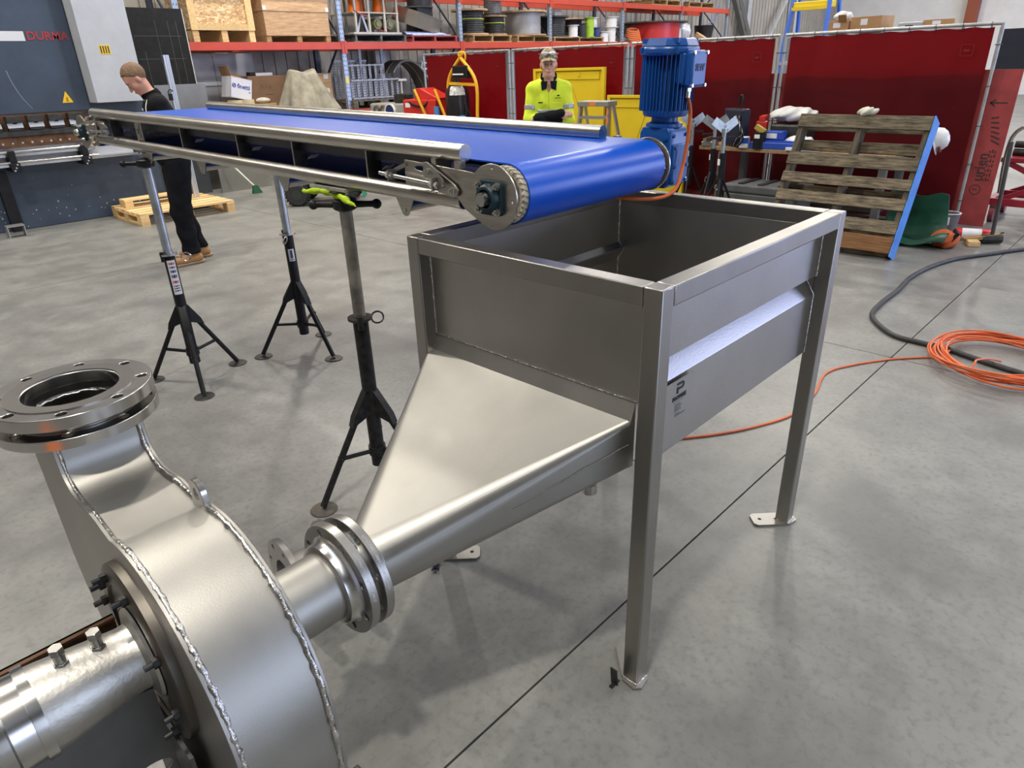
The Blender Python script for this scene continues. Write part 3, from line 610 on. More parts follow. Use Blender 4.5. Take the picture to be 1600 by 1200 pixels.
# head and tail side plates (Y,Z profile); s mirrors for the tail
def sideprof(pc, s):
    R = .091; pts = [(.236, -.032), (.10, -.037), (-.03, -.042), (-.052, -.046)]
    a0 = math.atan2(-.046+.105, -.052+.142)
    arc = [(-.142+R*math.cos(a), -.105+R*math.sin(a)) for a in np.linspace(.72, 2*PI-1.05, 40)]
    pts = pts[:3]+arc+[(-.03, -.152), (.0, -.124), (.03, -.112), (.238, -.107)]
    pts = [((PYH if s > 0 else PYT)+s*(y+.142), z) for y, z in pts]
    return pts if s > 0 else pts[::-1]
def endunit(s, X, side):
    Y = lambda y: (PYH if s > 0 else PYT)+s*(y+.142)
    th = .006
    hs = [circ(.004, 10, (Y(-.142), PZH+.08)), circ(.004, 10, (Y(-.135), PZH-.082)), circ(.005, 10, (Y(-.218), PZH-.004))]
    sl = [(Y(.155+.035*math.cos(a)+(.0)), -.052+.008*math.sin(a)) for a in np.linspace(0, 2*PI, 20)[:-1]]
    pr = sideprof(0, s); pr = pr[::-1]
    cv(MB().plate(pr, th, (X, 0, 0), (0, 1, 0), (0, 0, 1), hs+[sl]), 'end_plate', SST, smooth=25, fix=True, bevel=.0008)
    xo = X if side < 0 else X+th
    # plate tabs to the top rail
    for y in (.0, .10): cv(MB().bx(X-.0 if side < 0 else X, X+.026, Y(y)-.010, Y(y)+.010, -.040, -.018), 'rail_tab', SST, smooth=0)
    if side > 0: return
    # four-bolt flange bearing
    TE = mat('dark_teal_casting', (.012, .035, .045), .45, .2, .2, 30, .15)
    c = (Y(-.138), PZH); h = .047; r = .014
    sq = []
    for qx, qy, a0 in ((h-r, h-r, 0), (-h+r, h-r, .5), (-h+r, -h+r, 1), (h-r, -h+r, 1.5)):
        sq += [(c[0]+qx+r*math.cos(PI*(a0+.5*k/5)), c[1]+qy+r*math.sin(PI*(a0+.5*k/5))) for k in range(6)]
    m = MB(); m.plate(sq, .013, (xo-.013, 0, 0), (0, 1, 0), (0, 0, 1)); m.lathe([(.041, .012), (.038, .024), (.033, .031), (.026, .031), (.025, .022), (.012, .022)], (xo, c[0], c[1]), (-1, 0, 0), 32, False, False)
    b = cv(m, 'flange_bearing', TE, smooth=30, bevel=.001)
    MB().lathe([(.0155, .010), (.024, .010), (.024, .024), (.019, .032), (.019, .044), (.0155, .044)], (xo, c[0], c[1]), (-1, 0, 0), 28, False, False).build('inner_race', SSB, b, fix=True)
    MB().cyl((xo-.012, c[0]-.012, c[1]+.036), (xo-.022, c[0]-.012, c[1]+.036), .004, 8).build('grease_nipple', BOLT, b)
    for dy in (-.035, .035):
        for dz in (-.035, .035):
            q = MB(); q.cyl((xo-.013, c[0]+dy, c[1]+dz), (xo-.016, c[0]+dy, c[1]+dz), .0105, 16); q.hexbolt((xo-.016, c[0]+dy, c[1]+dz), (-1, 0, 0), .0088, .008, .007, .005); q.build('bolt', BOLT, b, smooth=30)
    # take-up plate, threaded rod and bolts
    tp = [(.135, -.030), (.118, -.028), (.000, -.083), (-.013, -.098), (-.006, -.116), (.012, -.120), (.110, -.104), (.135, -.09)]
    tp = [(Y(y), z) for y, z in tp]
    if s > 0: tp = tp[::-1]
    t = cv(MB().plate(tp, .006, (xo-.012, 0, 0), (0, 1, 0), (0, 0, 1)), 'takeup_plate', SST, smooth=20, fix=True, bevel=.0008)
    for y, z in ((.115, -.055), (.065, -.090), (.010, -.101)):
        q = MB(); q.cyl((xo-.012, Y(y), z), (xo-.015, Y(y), z), .011, 16); q.hexbolt((xo-.015, Y(y), z), (-1, 0, 0), .009, .008, .005, .005); q.build('bolt', BOLT, t, smooth=30)
    q = MB(); q.tube([(xo-.024, Y(y), -.078-.045*(.31-y)*.9) for y in (.335, .055)], .0062, 10); q.build('threaded_rod', BOLT, t)
    for y in (.292, .272, .085, .062):
        z = -.078-.045*(.31-y)*.9; q = MB(); q.cyl((xo-.024, Y(y)-.006, z), (xo-.024, Y(y)+.006, z), .0115, 6); q.build('nut', BOLT, t, smooth=30)
    q = MB(); q.bx(xo-.036, xo, min(Y(.278), Y(.282)), max(Y(.278), Y(.282)), -.097, -.062); q.bar((xo-.003, Y(.28), -.066), (xo-.003, Y(.225), -.045), .006, .012); q.build('rod_bracket', SST, t, smooth=0)
    q = MB(); q.bx(xo-.034, xo-.012, min(Y(.072), Y(.078)), max(Y(.072), Y(.078)), -.105, -.068); q.bar((xo-.014, Y(.07), -.062), (xo-.030, Y(.03), -.08), .004, .02); q.build('rod_lug', SST, t, smooth=0)
endunit(1, -.036, -1); endunit(-1, -.036, -1); endunit(1, .757, 1); endunit(-1, .757, 1)
# uprights between the rails, with little bent tabs
TABM = mat('bent_tab', (.78, .78, .76), .45)
for Yb in (.478, .941, 1.374, 1.915, 2.80):
    u = cv(MB().bx(-.002, .055, Yb-.002, Yb+.003, -.114, -.022), 'rail_upright', DARKST, smooth=0)
    MB().bx(-.004, -.002, Yb-.003, Yb+.004, -.116, -.02).build('bright_edge', SST, u, smooth=0)
    MB().box((.074, Yb-.014, -.086), (.034, .030, .003), Matrix.Rotation(-.45, 3, 'X')).build('tab', TABM, u, smooth=0)
    cv(MB().bx(.60, .677, Yb-.002, Yb+.003, -.114, -.022), 'rail_upright', DARKST, smooth=0)
m = MB(); m.bx(-.012, -.008, 2.345, 2.425, -.122, -.015); lp = cv(m, 'maker_plate', SST, smooth=0)
m = MB(); m.bx(-.0128, -.012, 2.388, 2.40, -.078, -.058); m.bx(-.0128, -.012, 2.388, 2.408, -.058, -.053); m.bx(-.0128, -.012, 2.355, 2.405, -.112, -.106); m.build('maker_mark', ENG, lp, smooth=0)
text('PROWISE', .016, (-.0128, 2.372, -.062), (0, 0, -1), (0, -1, 0), ENG, lp, 'maker_name', .0006, world=False)
# idler hangers and return rollers
for Yb in (.295, 1.045, 1.765, 2.36):
    for X in (.0, .677):
        o = [(Yb-.045, -.158), (Yb+.045, -.158), (Yb+.014, -.212), (Yb+.004, -.219), (Yb-.008, -.218), (Yb-.016, -.212)]
        cv(MB().plate(o, .004, (X-.002, 0, 0), (0, 1, 0), (0, 0, 1), [circ(.006, 12, (Yb-.002, -.2))]), 'hanger_plate', SST, smooth=20, fix=True)
    cv(MB().cyl((.012, Yb, -.190), (.668, Yb, -.190), .0165, 20), 'return_roller', SST); cv(MB().cyl((-.004, Yb, -.2), (.68, Yb, -.2), .006, 10), 'roller_shaft', BOLT)
# gearmotor on the far side of the head
BLU = mat('motor_blue_paint', (.010, .082, .31), .32, 0, .10, 8, .08, .04, spec=.45)
GX, GY = .852, PYH
m = MB()
m.plate([(-.055, -.19), (.055, -.19), (.064, -.178), (.064, -.005), (.055, .015), (-.055, .015), (-.064, -.005), (-.064, -.178)], .115, (GX+.0575, GY, 0), (0, -1, 0), (0, 0, 1))
gm = cv(m, 'gearmotor', BLU, smooth=25, fix=True, bevel=.006)
def gb(m, name, mt=BLU, **k): return m.build(name, mt, gm, **k)
q = MB(); q.lathe([(.045, 0), (.045, .010), (.058, .010), (.058, .016)], (.768, GY, PZH), (1, 0, 0), 28); gb(q, 'output_boss', fix=True)
q = MB(); q.bx(GX-.045, GX+.060, GY-.076, GY-.060, -.178, -.04); gb(q, 'side_cover', bevel=.005, smooth=20)
q = MB()
for z in (-.168, -.115, -.05, -.012):
    for x in (GX-.038, GX+.046): q.hexbolt((x, GY-.0635-(.0125 if z < -.02 else 0), z), (0, -1, 0), .007, .006)
for y in (-.045, .045):
    for z in (-.15, -.02): q.hexbolt((GX-.057, GY+y, z), (-1, 0, 0), .007, .006)
gb(q, 'housing_bolt', BLU, smooth=30)
q = MB(); q.ring(.030, .024, 0, .004, (GX-.0572, GY-.01, -.105), (-1, 0, 0), 24); q.tube([(GX-.058, GY+.03, -.04), (GX-.060, GY+.015, -.06), (GX-.058, GY-.005, -.05)], .004, 6); gb(q, 'cast_relief', fix=True)
q = MB(); q.lathe([(.060, .012), (.064, .016), (.064, .026), (.046, .032), (.046, .046), (.074, .050), (.078, .058), (.078, .070)], (GX, GY, 0), n=36); gb(q, 'motor_flange', fix=True)
q = MB(); q.lathe([(.068, .06), (.068, .25)], (GX, GY, 0), n=36); gb(q, 'motor_body')
q = MB()
for k in range(40):
    a = 2*PI*k/40; c, s = math.cos(a), math.sin(a)
    sq = max(abs(c), abs(s)); r1 = min(.092, .083/sq); q.bar((GX+c*.066, GY+s*.066, .158), (GX+c*r1, GY+s*r1, .158), .0028, .178, (0, 0, 1))
gb(q, 'cooling_fins', smooth=0)
q = MB(); o8 = []
for k in range(8):
    a = PI/8+PI/4*k; o8.append((GX+.100*math.cos(a), GY+.100*math.sin(a)))
q.plate(o8, .030, (0, 0, .243), (1, 0, 0), (0, 1, 0)); fc = gb(q, 'fan_cover', bevel=.01, smooth=25)
q = MB(); q.add([(GX+(x-GX)*s, GY+(y-GY)*s, z) for z, s in ((.273, .97), (.292, .86), (.296, .80)) for x, y in o8], [(i, (i+1) % 8, 8+(i+1) % 8, 8+i) for i in range(8)]+[(8+i, 8+(i+1) % 8, 16+(i+1) % 8, 16+i) for i in range(8)]+[tuple(range(16, 24))]); gb(q, 'fan_cover_top', smooth=20, bevel=.004)
q = MB()
for k in range(14):
    q.bar((GX-.063+k*.0097, GY-.070, .288), (GX-.063+k*.0097, GY+.070, .288), .0035, .014)
gb(q, 'fan_grille', smooth=0)
for k in range(4):
    a = PI/4+PI/2*k; q = MB(); q.cyl((GX+.094*math.cos(a), GY+.094*math.sin(a), .250), (GX+.097*math.cos(a), GY+.097*math.sin(a), .268), .008, 10); gb(q, 'cover_screw', BLU)
q = MB(); q.bx(GX-.050, GX+.040, GY-.092, GY-.045, .152, .252); gb(q, 'terminal_box', bevel=.008, smooth=20)
q = MB(); q.bx(GX-.054, GX+.046, GY-.122, GY-.091, .144, .258); gb(q, 'terminal_lid', bevel=.010, smooth=20)
q = MB()
for x in (GX-.047, GX+.039):
    for z in (.151, .251): q.cyl((x, GY-.119, z), (x, GY-.126, z), .006, 10)
gb(q, 'lid_screw', BOLT)
text('SEW', .030, (GX-.004, GY-.1225, .205), (1, 0, 0), (0, 0, 1), mat('dark_blue_print', (.01, .02, .08), .5), gm, 'raised_letters', .001, bold=.001, world=False)
q = MB(); q.cyl((GX-.01, GY-.088, .150), (GX-.01, GY-.088, .132), .013, 6); q.cyl((GX-.01, GY-.088, .132), (GX-.01, GY-.088, .112), .010, 14); gb(q, 'cable_gland', BOLT)
ORC = mat('orange_cable_sheath', (.62, .13, .02), .5, 0, .1, 10)
q = MB(); q.tube(bez([(GX-.01, GY-.088, .120), (GX+.0, GY-.100, .06), (GX+.0, GY-.098, -.04), (GX-.015, GY-.096, -.12), (GX-.05, GY-.10, -.18), (GX-.10, GY-.09, -.205), (GX-.16, GY-.06, -.21), (GX-.22, GY-.01, -.205), (GX-.25, GY+.06, -.20)], 8), .0065, 10); gb(q, 'motor_cable', ORC)

# ============================================================= telescopic pipe stands under the conveyor
STK = mat('white_sticker', (.78, .78, .80), .5); STKR = mat('red_print', (.5, .05, .06), .5); STKB = mat('navy_print', (.05, .05, .16), .5)
def stand(x, y, head, sleeve, rot, label, harm, inner=GALV, paint=BLACKP, lean=0, sticker=None, pin=1, old=False):
    t = thing('pipe_stand', label, 'stand', (x, y, 0), (0, 0, rot), 'telescopic stands under the conveyor')
    def b(m, n, mt=paint, par=None, **k): return m.build(n, mt, par or t, **k)
    b(MB().ring(.030, .0262, .115, sleeve, (0, 0, 0), n=24), 'sleeve', fix=True)
    b(MB().cyl((0, 0, .14), (0, 0, head-.035), .0235, 24), 'inner_tube', inner)
    c = MB(); c.ring(.048, .0262, sleeve-.004, sleeve+.006, (0, 0, 0), n=28); b(c, 'collar', BOLT if not old else DARKST, fix=True)
    b(MB().cyl((.018, .034, sleeve-.035), (.018, .034, sleeve+.018), .011, 12), 'collar_lug', paint)
    lp = [Vector((-.03, -.012, sleeve-.022)), Vector((-.055, -.02, sleeve-.02))]
    lp += [Vector((-.055-.03+.03*math.cos(a)*.9-.0, -.02-.018*math.sin(a)*.4, sleeve-.022+.022*math.sin(a))) for a in np.linspace(0, 2*PI, 13)]
    b(MB().tube(lp, .0038, 6), 'locking_pin', BOLT if not old else DARKST)
    for k in range(3):
        a = 2*PI*k/3; c, s = math.cos(a), math.sin(a); F = Vector((.275*c, .275*s, .018)); T = Vector((.028*c, .028*s, .435))
        l = b(MB().tube([T, T.lerp(F, .5), F], .0135, 12), 'leg'); M2 = T.lerp(F, .56)
        MB().lathe([(.055, .001), (.056, .003), (.052, .007), (.0, .009)], (F.x, F.y, 0), n=24).build('foot', mat('dull_foot_steel', (.11, .10, .085), .6, .5, .3, 20) if old else DARKST, l)
        g = MB(); P = [Vector((.026*c, .026*s, z)) for z in (.47, .36)]+[T.lerp(F, .26)+Vector((c*.012, s*.012, 0)), T.lerp(F, .19)+Vector((c*.016, s*.016, .012))]; w = Vector((-s, c, 0))*.018
        g.add([p+w for p in P]+[p-w for p in P], [(0, 1, 2, 3), (7, 6, 5, 4), (0, 3, 7, 4), (1, 5, 6, 2), (2, 6, 7, 3), (0, 4, 5, 1)]); b(g, 'gusset', fix=True)
        q = MB(); q.tube([(.030*c, .030*s, .185), M2], .0095, 10); q.cyl((M2.x-s*.02, M2.y+c*.02, M2.z), (M2.x+s*.02, M2.y-c*.02, M2.z), .006, 8); b(q, 'brace')
    b(MB().ring(.037, .0295, .165, .205, (0, 0, 0), n=20), 'brace_ring', fix=True)
    # screw head with its T handle
    th = MB(); z0 = head-.055
    zz = []
    for i in range(60): zz.append((.0135*math.cos(i*1.3), .0135*math.sin(i*1.3), z0+.02+i*.0006*1.1))
    b(MB().cyl((0, 0, z0), (0, 0, head), .0125, 14), 'screw', BOLT); b(MB().tube(zz, .0028, 5), 'screw_thread', BOLT)
    nb = b(MB().lathe([(.030, z0-.016), (.043, z0-.008), (.043, z0+.022), (.030, z0+.030)], (0, 0, 0), n=18), 'handle_nut', BLACKW if old else paint)
    for a in harm:
        c, s = math.cos(a-rot), math.sin(a-rot); h = MB(); h.tube([(.03*c, .03*s, z0+.006), (.09*c, .09*s, z0+.006), (.112*c, .112*s, z0+.006)], [.013, .011, .012], 12); h.ball((.118*c, .118*s, z0+.006), .018); h.build('handle', BLACKW if old else paint, nb)
    hd = MB(); hd.bx(-.045, .045, -.022, .022, head-.006, head+.0); b(hd, 'head_plate', SST if not old else DARKST, smooth=0)
    for (nm, za, zb, aa, wd, mt2) in (sticker or ()):
        r = .0306; n = 7; vs = []
        for z in (za, zb):
            for k in range(n): q = aa-rot-wd/2+wd*k/(n-1); vs.append((r*math.cos(q), r*math.sin(q), z))
        s_ = MB(); s_.add(vs, [(k, k+1, n+k+1, n+k) for k in range(n-1)]); b(s_, nm, mt2)
    return t
CAMA = math.atan2(-.744-3.2, -1.23-.1)
s1 = [('sticker', .54, .735, CAMA+.1, 1.5, STK)]+[('sticker_print', z, z+h, CAMA+.1, 1.1, m) for z, h, m in ((.71, .012, STKR), (.69, .010, STKB), (.665, .014, STKB), (.635, .018, STKB), (.605, .014, STKR), (.585, .007, STKB), (.572, .007, STKB), (.558, .007, STKB))]
s1 = [s1[0]]+[(a, b_, c_, d_, e_, f_) for a, b_, c_, d_, e_, f_ in s1[1:]]
HB = lambda y: 1.423+.019*(y-.778)-.137-.0254
st1 = stand(.105, 3.20, HB(3.2)-.012, .765, 2.30, 'pipe stand with white instruction sticker and hooked pin near the tail', [2.35], sticker=s1)
CA2 = math.atan2(-.744-3.1, -1.23-.79)
st2 = stand(.785, 3.115, HB(3.1)-.012, .765, .62, 'pipe stand under the far rail with square white logo sticker', [2.1, 5.24], sticker=[('sticker', .60, .675, CA2+.1, 1.2, STK), ('sticker_print', .618, .668, CA2+.1, .5, STKB), ('sticker_print', .606, .612, CA2+.1, 1.0, STKB)])
st3 = stand(.147, 1.43, HB(1.43)-.012, .775, 3.02, 'scuffed pipe stand with old rusty tube beside the chute', [2.25, 5.39], GALVOLD, BLACKW, old=True)
# hi-vis rag clamped between the near stand and the rail
def ragf(p):
    q = p.copy(); d = rcone(q, (.10, 1.62, 1.248), (.13, 1.50, 1.256), .009, .013); d = smin(d, rcone(q, (.13, 1.50, 1.256), (.112, 1.36, 1.238), .013, .011), .02); d = smin(d, rcone(q, (.112, 1.36, 1.238), (.10, 1.29, 1.226), .011, .004), .01)
    return d+.003*np.sin(q[..., 1]*95)*np.cos(q[..., 0]*120+q[..., 2]*60)
RAG = mat('hi_vis_rag', (.50, .72, .02), .8, 0, .25, 20)
o = sdf_obj(ragf, (.05, 1.25, 1.19), (.18, 1.68, 1.30), .006, 'rag', RAG); tag(o, 'fluorescent yellow rag squeezed between conveyor rail and scuffed stand', 'rag')
m = MB(); m.bx(.115, .175, 1.37, 1.60, HB(1.5)-.012, HB(1.5)-.001); tag(m.build('timber_packer', mat('pale_packer', (.36, .34, .30), .8, 0, .3, 12)), 'grey timber packer on the scuffed stand under the rail', 'packer')

# ============================================================= press brake at the back left
SLATE = mat('slate_blue_paint', (.040, .058, .092), .42, 0, .22, 3, .05, .06)
LGREY = mat('light_grey_paint', (.44, .46, .50), .45, 0, .08, 4)
YEL = mat('warning_yellow', (.80, .52, .01), .45)
pb = thing('press_brake', 'large slate blue press brake with grey side cover along the left', 'press brake', (.3, 9.6, 0))
def pr(m, n, mt=SLATE, par=None, **k): return m.build(n, mt, par or pb, world=True, **k)
pr(MB().bx(-2.2, 2.12, 9.45, 9.95, 0, .745), 'bed', bevel=.01, smooth=0)
pr(MB().bx(-2.2, 1.725, 9.40, 9.75, 1.31, 3.3), 'ram', bevel=.01, smooth=0)
pr(MB().bx(1.735, 2.32, 9.12, 9.80, 1.395, 3.3), 'side_cover', LGREY, bevel=.006, smooth=0)
pr(MB().bx(1.65, 2.4, 9.5, 10.3, .0, 3.3), 'side_frame', bevel=.01, smooth=0)
text('DURMA', .125, (1.255, 9.396, 2.135), (1, 0, 0), (0, 0, 1), mat('dull_red_print', (.33, .03, .035), .5), pb, 'maker_name', .002, 'LEFT', .003)
pr(MB().bx(.2, 1.235, 9.396, 9.40, 2.085, 2.185), 'white_stripe', mat('white_stripe_print', (.62, .64, .68), .5), smooth=0)
s = MB(); s.plate([(0, 0), (.12, 0), (.06, .13)], .003, (1.43, 9.398, 1.41), (1, 0, 0), (0, 0, 1)); w = pr(s, 'warning_triangle', YEL, smooth=0)
s = MB(); s.bx(1.481, 1.499, 9.393, 9.395, 1.432, 1.47); s.bx(1.474, 1.506, 9.393, 9.395, 1.425, 1.432); pr(s, 'warning_symbol', mat('dark_orange_print', (.35, .12, .01), .5), w, smooth=0)
w = pr(MB().bx(1.91, 2.03, 9.116, 9.12, 1.93, 2.03), 'warning_label', YEL, smooth=0)
s = MB()
for i in range(4): s.bx(1.92+i*.028, 1.934+i*.028, 9.1145, 9.116, 1.94, 2.02)
pr(s, 'label_print', mat('black_print', (.02, .02, .02), .5), w, smooth=0)
s = MB(); s.tube(bez([(.95, 9.399, 1.78), (.97, 9.399, 1.66), (1.02, 9.399, 1.50), (1.10, 9.399, 1.36)], 6), .003, 4); pr(s, 'paint_scratch', mat('scratch_pale', (.35, .37, .40), .6))
rn = random.Random(3)
for k in range(46):
    x, z = rn.uniform(.3, 2.05), rn.uniform(.03, .30) if k % 3 else rn.uniform(.05, .7); d = rn.uniform(.002, .008)*(.5 if k % 3 == 0 else 1); s = MB(); s.plate([(d*(.6+rn.random())*math.cos(a), d*(.6+rn.random())*math.sin(a)*1.4) for a in np.linspace(0, 2*PI, 8)[:-1]], .0008, (x, 9.449, z), (1, 0, 0), (0, 0, 1)); pr(s, 'paint_chip', mat('chip_pale', (.45, .46, .45), .7), smooth=0)
# die rail, clamps, tooling
pr(MB().bx(-2.2, 1.62, 9.36, 9.50, .955, 1.072), 'die_holder', RUST, smooth=0, bevel=.004)
s = MB()
for i in range(9): s.cyl((.68+i*.1, 9.356, 1.0), (.68+i*.1, 9.362, 1.0), .012, 10)
pr(s, 'holder_screws', BOLT)
pr(MB().bx(-2.2, 1.62, 9.34, 9.50, 1.072, 1.135), 'lower_die', DARKST, smooth=0, bevel=.004)
pr(MB().bx(-2.2, 1.66, 9.40, 9.52, 1.135, 1.31), 'punch_bar', RUST, smooth=0)
GPL = mat('clamp_plate_grey', (.50, .53, .58), .35, .4)
for i in range(11):
    xc = 1.505-i*.2165
    c = pr(MB().bx(xc-.082, xc+.082, 9.30, 9.41, 1.225, 1.298), 'tool_clamp', DARKST, smooth=0, bevel=.006)
    s = MB(); s.box((xc, 9.33, 1.198), (.155, .012, .062), Matrix.Rotation(-.18, 3, 'X')); pr(s, 'clamp_plate', GPL, c, smooth=0)
    s = MB(); s.bx(xc-.02, xc+.02, 9.318, 9.324, 1.212, 1.226); pr(s, 'clamp_slot', BLACKP, c, smooth=0)
    s = MB(); s.bx(xc-.075, xc+.075, 9.33, 9.42, 1.14, 1.168); pr(s, 'punch', DARKST, c, smooth=0)
for z, y, r in ((.915, 9.25, .022), (.80, 9.22, .016)): pr(MB().cyl((-2.2, y, z), (1.62, y, z), r, 14), 'guide_rod', SSB)
pr(MB().bx(-2.2, 2.09, 9.23, 9.45, .755, .782), 'front_rail', SSB, smooth=0); pr(MB().bx(-2.2, 1.62, 9.30, 9.45, .86, .89), 'front_rail', SSB, smooth=0); pr(MB().bx(-2.2, 2.09, 9.40, 9.45, .745, .955), 'rail_backing', LGREY, smooth=0)
for x in (.70, 1.47):
    s = MB(); s.bx(x-.05, x+.05, 9.17, 9.45, .70, .80); s.bx(x-.035, x+.035, 9.19, 9.45, .8, .93); b = pr(s, 'support_arm', BLACKP, smooth=0, bevel=.006)
    s = MB()
    for k, z in enumerate((.715, .745, .78)): s.cyl((x-.02+.02*k, 9.165, z), (x-.02+.02*k, 9.172, z), .011, 10)
    pr(s, 'arm_bolts', BOLT, b)
pr(MB().bx(.50, .62, 9.36, 9.45, .0, .70), 'bed_post', BLACKP, smooth=0)
# sheets and panels standing right of it
def leaning(name, label, cat, x0, x1, y, z1, th, mt, lean=.06, edge=None):
    t = thing(name, label, cat, ((x0+x1)/2, y, 0)); w = (x1-x0)/2
    R = Matrix.Rotation(-lean, 3, 'X'); m = MB(); m.box(R @ Vector((0, 0, z1/2)), (2*w, th, z1), R); m.build('sheet', mt, t, smooth=0)
    if edge:
        m = MB(); m.box(R @ Vector((w+.006, 0, z1/2)), (.012, th+.01, z1), R); m.build('edge_strip', edge, t, smooth=0)
    return t
BLK = mat('black_scored_sheet', (.012, .0115, .010), .55, 0, .5, 8, spec=.25)
t = leaning('dark_sheet', 'tall black scored steel sheet leaning behind the man in black', 'sheet', 2.74, 3.62, 10.60, 2.56, .02, BLK, .0, mat('pale_edge', (.55, .56, .55), .5))
s = MB()
for x in (-.2, .02, .2, .32): s.bx(x, x+.004, -.0125, -.010, 1.1, 2.0+.4*(x > 0))
for z in (1.5, 1.9, 2.2): s.bx(-.3, .38, -.0125, -.010, z, z+.004)
s.build('scratch_lines', mat('scratch_grey', (.12, .12, .10), .6), t, smooth=0)
leaning('stainless_sheet', 'dull stainless sheet standing in front of the tall black sheet', 'sheet', 2.95, 3.70, 10.48, 1.555, .012, mat('dull_sheet', (.32, .32, .29), .38, 1, .2, 1.5), .0)
leaning('charcoal_sheet', 'dark grey panel on the floor behind the man in black trousers', 'panel', 2.45, 3.36, 10.22, 1.02, .03, mat('charcoal_panel', (.045, .052, .055), .5, 0, .15, 4), .0)
leaning('grey_sheet', 'plain grey metal panel standing on the floor left of the mower', 'panel', 3.42, 4.25, 10.0, .95, .02, mat('mid_grey_sheet', (.30, .30, .28), .4, .6, .15, 2), .0)
# upright aluminium profile post behind the man
t = thing('profile_post', 'upright silver aluminium profile post behind the man in black', 'post', (2.64, 9.05, 0))
ALU = mat('aluminium_profile', (.72, .75, .80), .32, .85, .06, 6)
s = MB(); s.plate([(-.035, -.02), (-.012, -.02), (-.012, -.008), (-.004, -.008), (-.004, -.02), (.012, -.02), (.012, -.008), (.018, -.008), (.018, -.02), (.035, -.02), (.035, .02), (-.035, .02)], 1.9, (0, 0, .012), (1, 0, 0), (0, 1, 0)); s.build('profile', ALU, t, smooth=0)
MB().bx(-.1, .1, -.1, .1, 0, .012).build('foot_plate', DARKST, t, smooth=0); MB().bx(-.06, -.035, -.012, .012, 1.82, 1.91).build('sensor_bracket', DARKST, t, smooth=0)
s = MB(); s.tube([(-.045+.035*math.cos(a), -.03, 1.46+.05*math.sin(a)) for a in np.linspace(.5, 4.6, 14)], .006, 6); s.bx(-.07, -.03, -.03, .01, 1.38, 1.46); s.build('cable_loop', BLACKP, t)
# broom leaning
t = thing('broom', 'broom with white handle and green bristles by the grey panel', 'broom', (3.74, 9.50, 0), (0, 0, 0))
s = MB(); s.tube([(-.02, .0, .10), (-.30, .42, .62), (-.52, .62, 1.05)], .013, 10); s.build('handle', mat('white_handle', (.7, .72, .62), .5), t)
s = MB(); s.add([(-.07, -.03, .002), (.08, -.03, .002), (.08, .03, .002), (-.07, .03, .002), (-.045, -.02, .12), (.02, -.02, .12), (.02, .02, .12), (-.045, .02, .12)], [(3, 2, 1, 0), (4, 5, 6, 7), (0, 1, 5, 4), (1, 2, 6, 5), (2, 3, 7, 6), (3, 0, 4, 7)]); s.build('bristles', mat('green_bristle', (.02, .10, .05), .8), t, smooth=0)
t = thing('foot_bracket', 'small grey steel bracket on the floor at the left edge', 'bracket', (.34, 9.00, 0))
s = MB(); s.bx(-.2, .2, -.07, .07, 0, .012); s.bx(.03, .21, -.06, .06, .13, .145); s.bx(.197, .21, -.06, .06, .012, .13); s.bx(.03, .043, -.06, .06, .012, .13); s.build('angle', mat('bracket_grey', (.36, .36, .34), .45, .7), t, smooth=0)
s = MB(); s.cyl((.0, 0, .012), (.0, 0, .07), .012, 10); s.build('stud', BOLT, t)

# ============================================================= pallets
PINE = wood_mat('fresh_pine', lin(205, 165, 105), lin(240, 212, 160), (14, 1.5, 14))
PINEX = wood_mat('fresh_pine_long', lin(196, 155, 98), lin(238, 208, 156), (1.5, 14, 14))
OLDW = wood_mat('weathered_grey_wood', lin(52, 46, 38), lin(126, 114, 94), (14, 1.2, 14), .85)
MIDW = wood_mat('used_pallet_wood', lin(120, 92, 58), lin(190, 155, 108), (1.5, 14, 14), .8)
def pallet(name, label, loc, rot, w, d, mw, h=.14, nb=7, blocks=True, group=None, runner=None, mb=None):
    """w along x (deck boards run along x), d along y"""
    t = thing(name, label, 'pallet', loc, rot, group); bw = d/nb*.80
    for i in range(nb):
        y = -d/2+bw/2+(d-bw)*i/(nb-1); MB().bx(-w/2, w/2, y-bw/2, y+bw/2, h-.022, h).build('deck_board', mw, t, smooth=0)
    for i, x in enumerate((-w/2+.05, 0, w/2-.05)):
        if blocks:
            MB().bx(x-.05, x+.05, -d/2, d/2, h-.044, h-.022).build('bearer', mb or mw, t, smooth=0); MB().bx(x-.05, x+.05, -d/2, d/2, 0, .022).build('runner', mb or mw, t, smooth=0)
            for y in (-d/2+.07, 0, d/2-.07): MB().bx(x-.05, x+.05, y-.07, y+.07, .022, h-.044).build('block', mb or mw, t, smooth=0)
        else: MB().bx(x-.02, x+.02, -d/2, d/2, .018 if runner else 0, h-.022).build('stringer', mb or mw, t, smooth=0)
    if runner:
        for i in range(runner):
            y = -d/2+.05+(d-.1)*i/(runner-1); MB().bx(-w/2, w/2, y-.05, y+.05, 0, .018).build('bottom_board', mb or mw, t, smooth=0)
    return t
pal_a = pallet('timber_pallet', 'pale timber pallet flat on the floor behind the man in black', (2.235, 8.86, 0), 0, 1.20, 1.02, PINEX, .144, 6)
t = thing('pallet_offcut', 'short pale timber offcut bridge lying on the floor pallet', 'offcut', (2.12, 9.06, .145))
MB().bx(-.42, .36, -.06, .06, .075, .097).build('board', PINEX, t, smooth=0)
for x in (-.37, .31): MB().bx(x-.05, x+.05, -.06, .06, 0, .075).build('block', PINEX, t, smooth=0)
MB().bx(-.42, .36, .075, .14, .075, .097).build('board', PINEX, t, smooth=0)
for x in (-.37, .31): MB().bx(x-.05, x+.05, .0601, .14, 0, .075).build('block', PINEX, t, smooth=0)
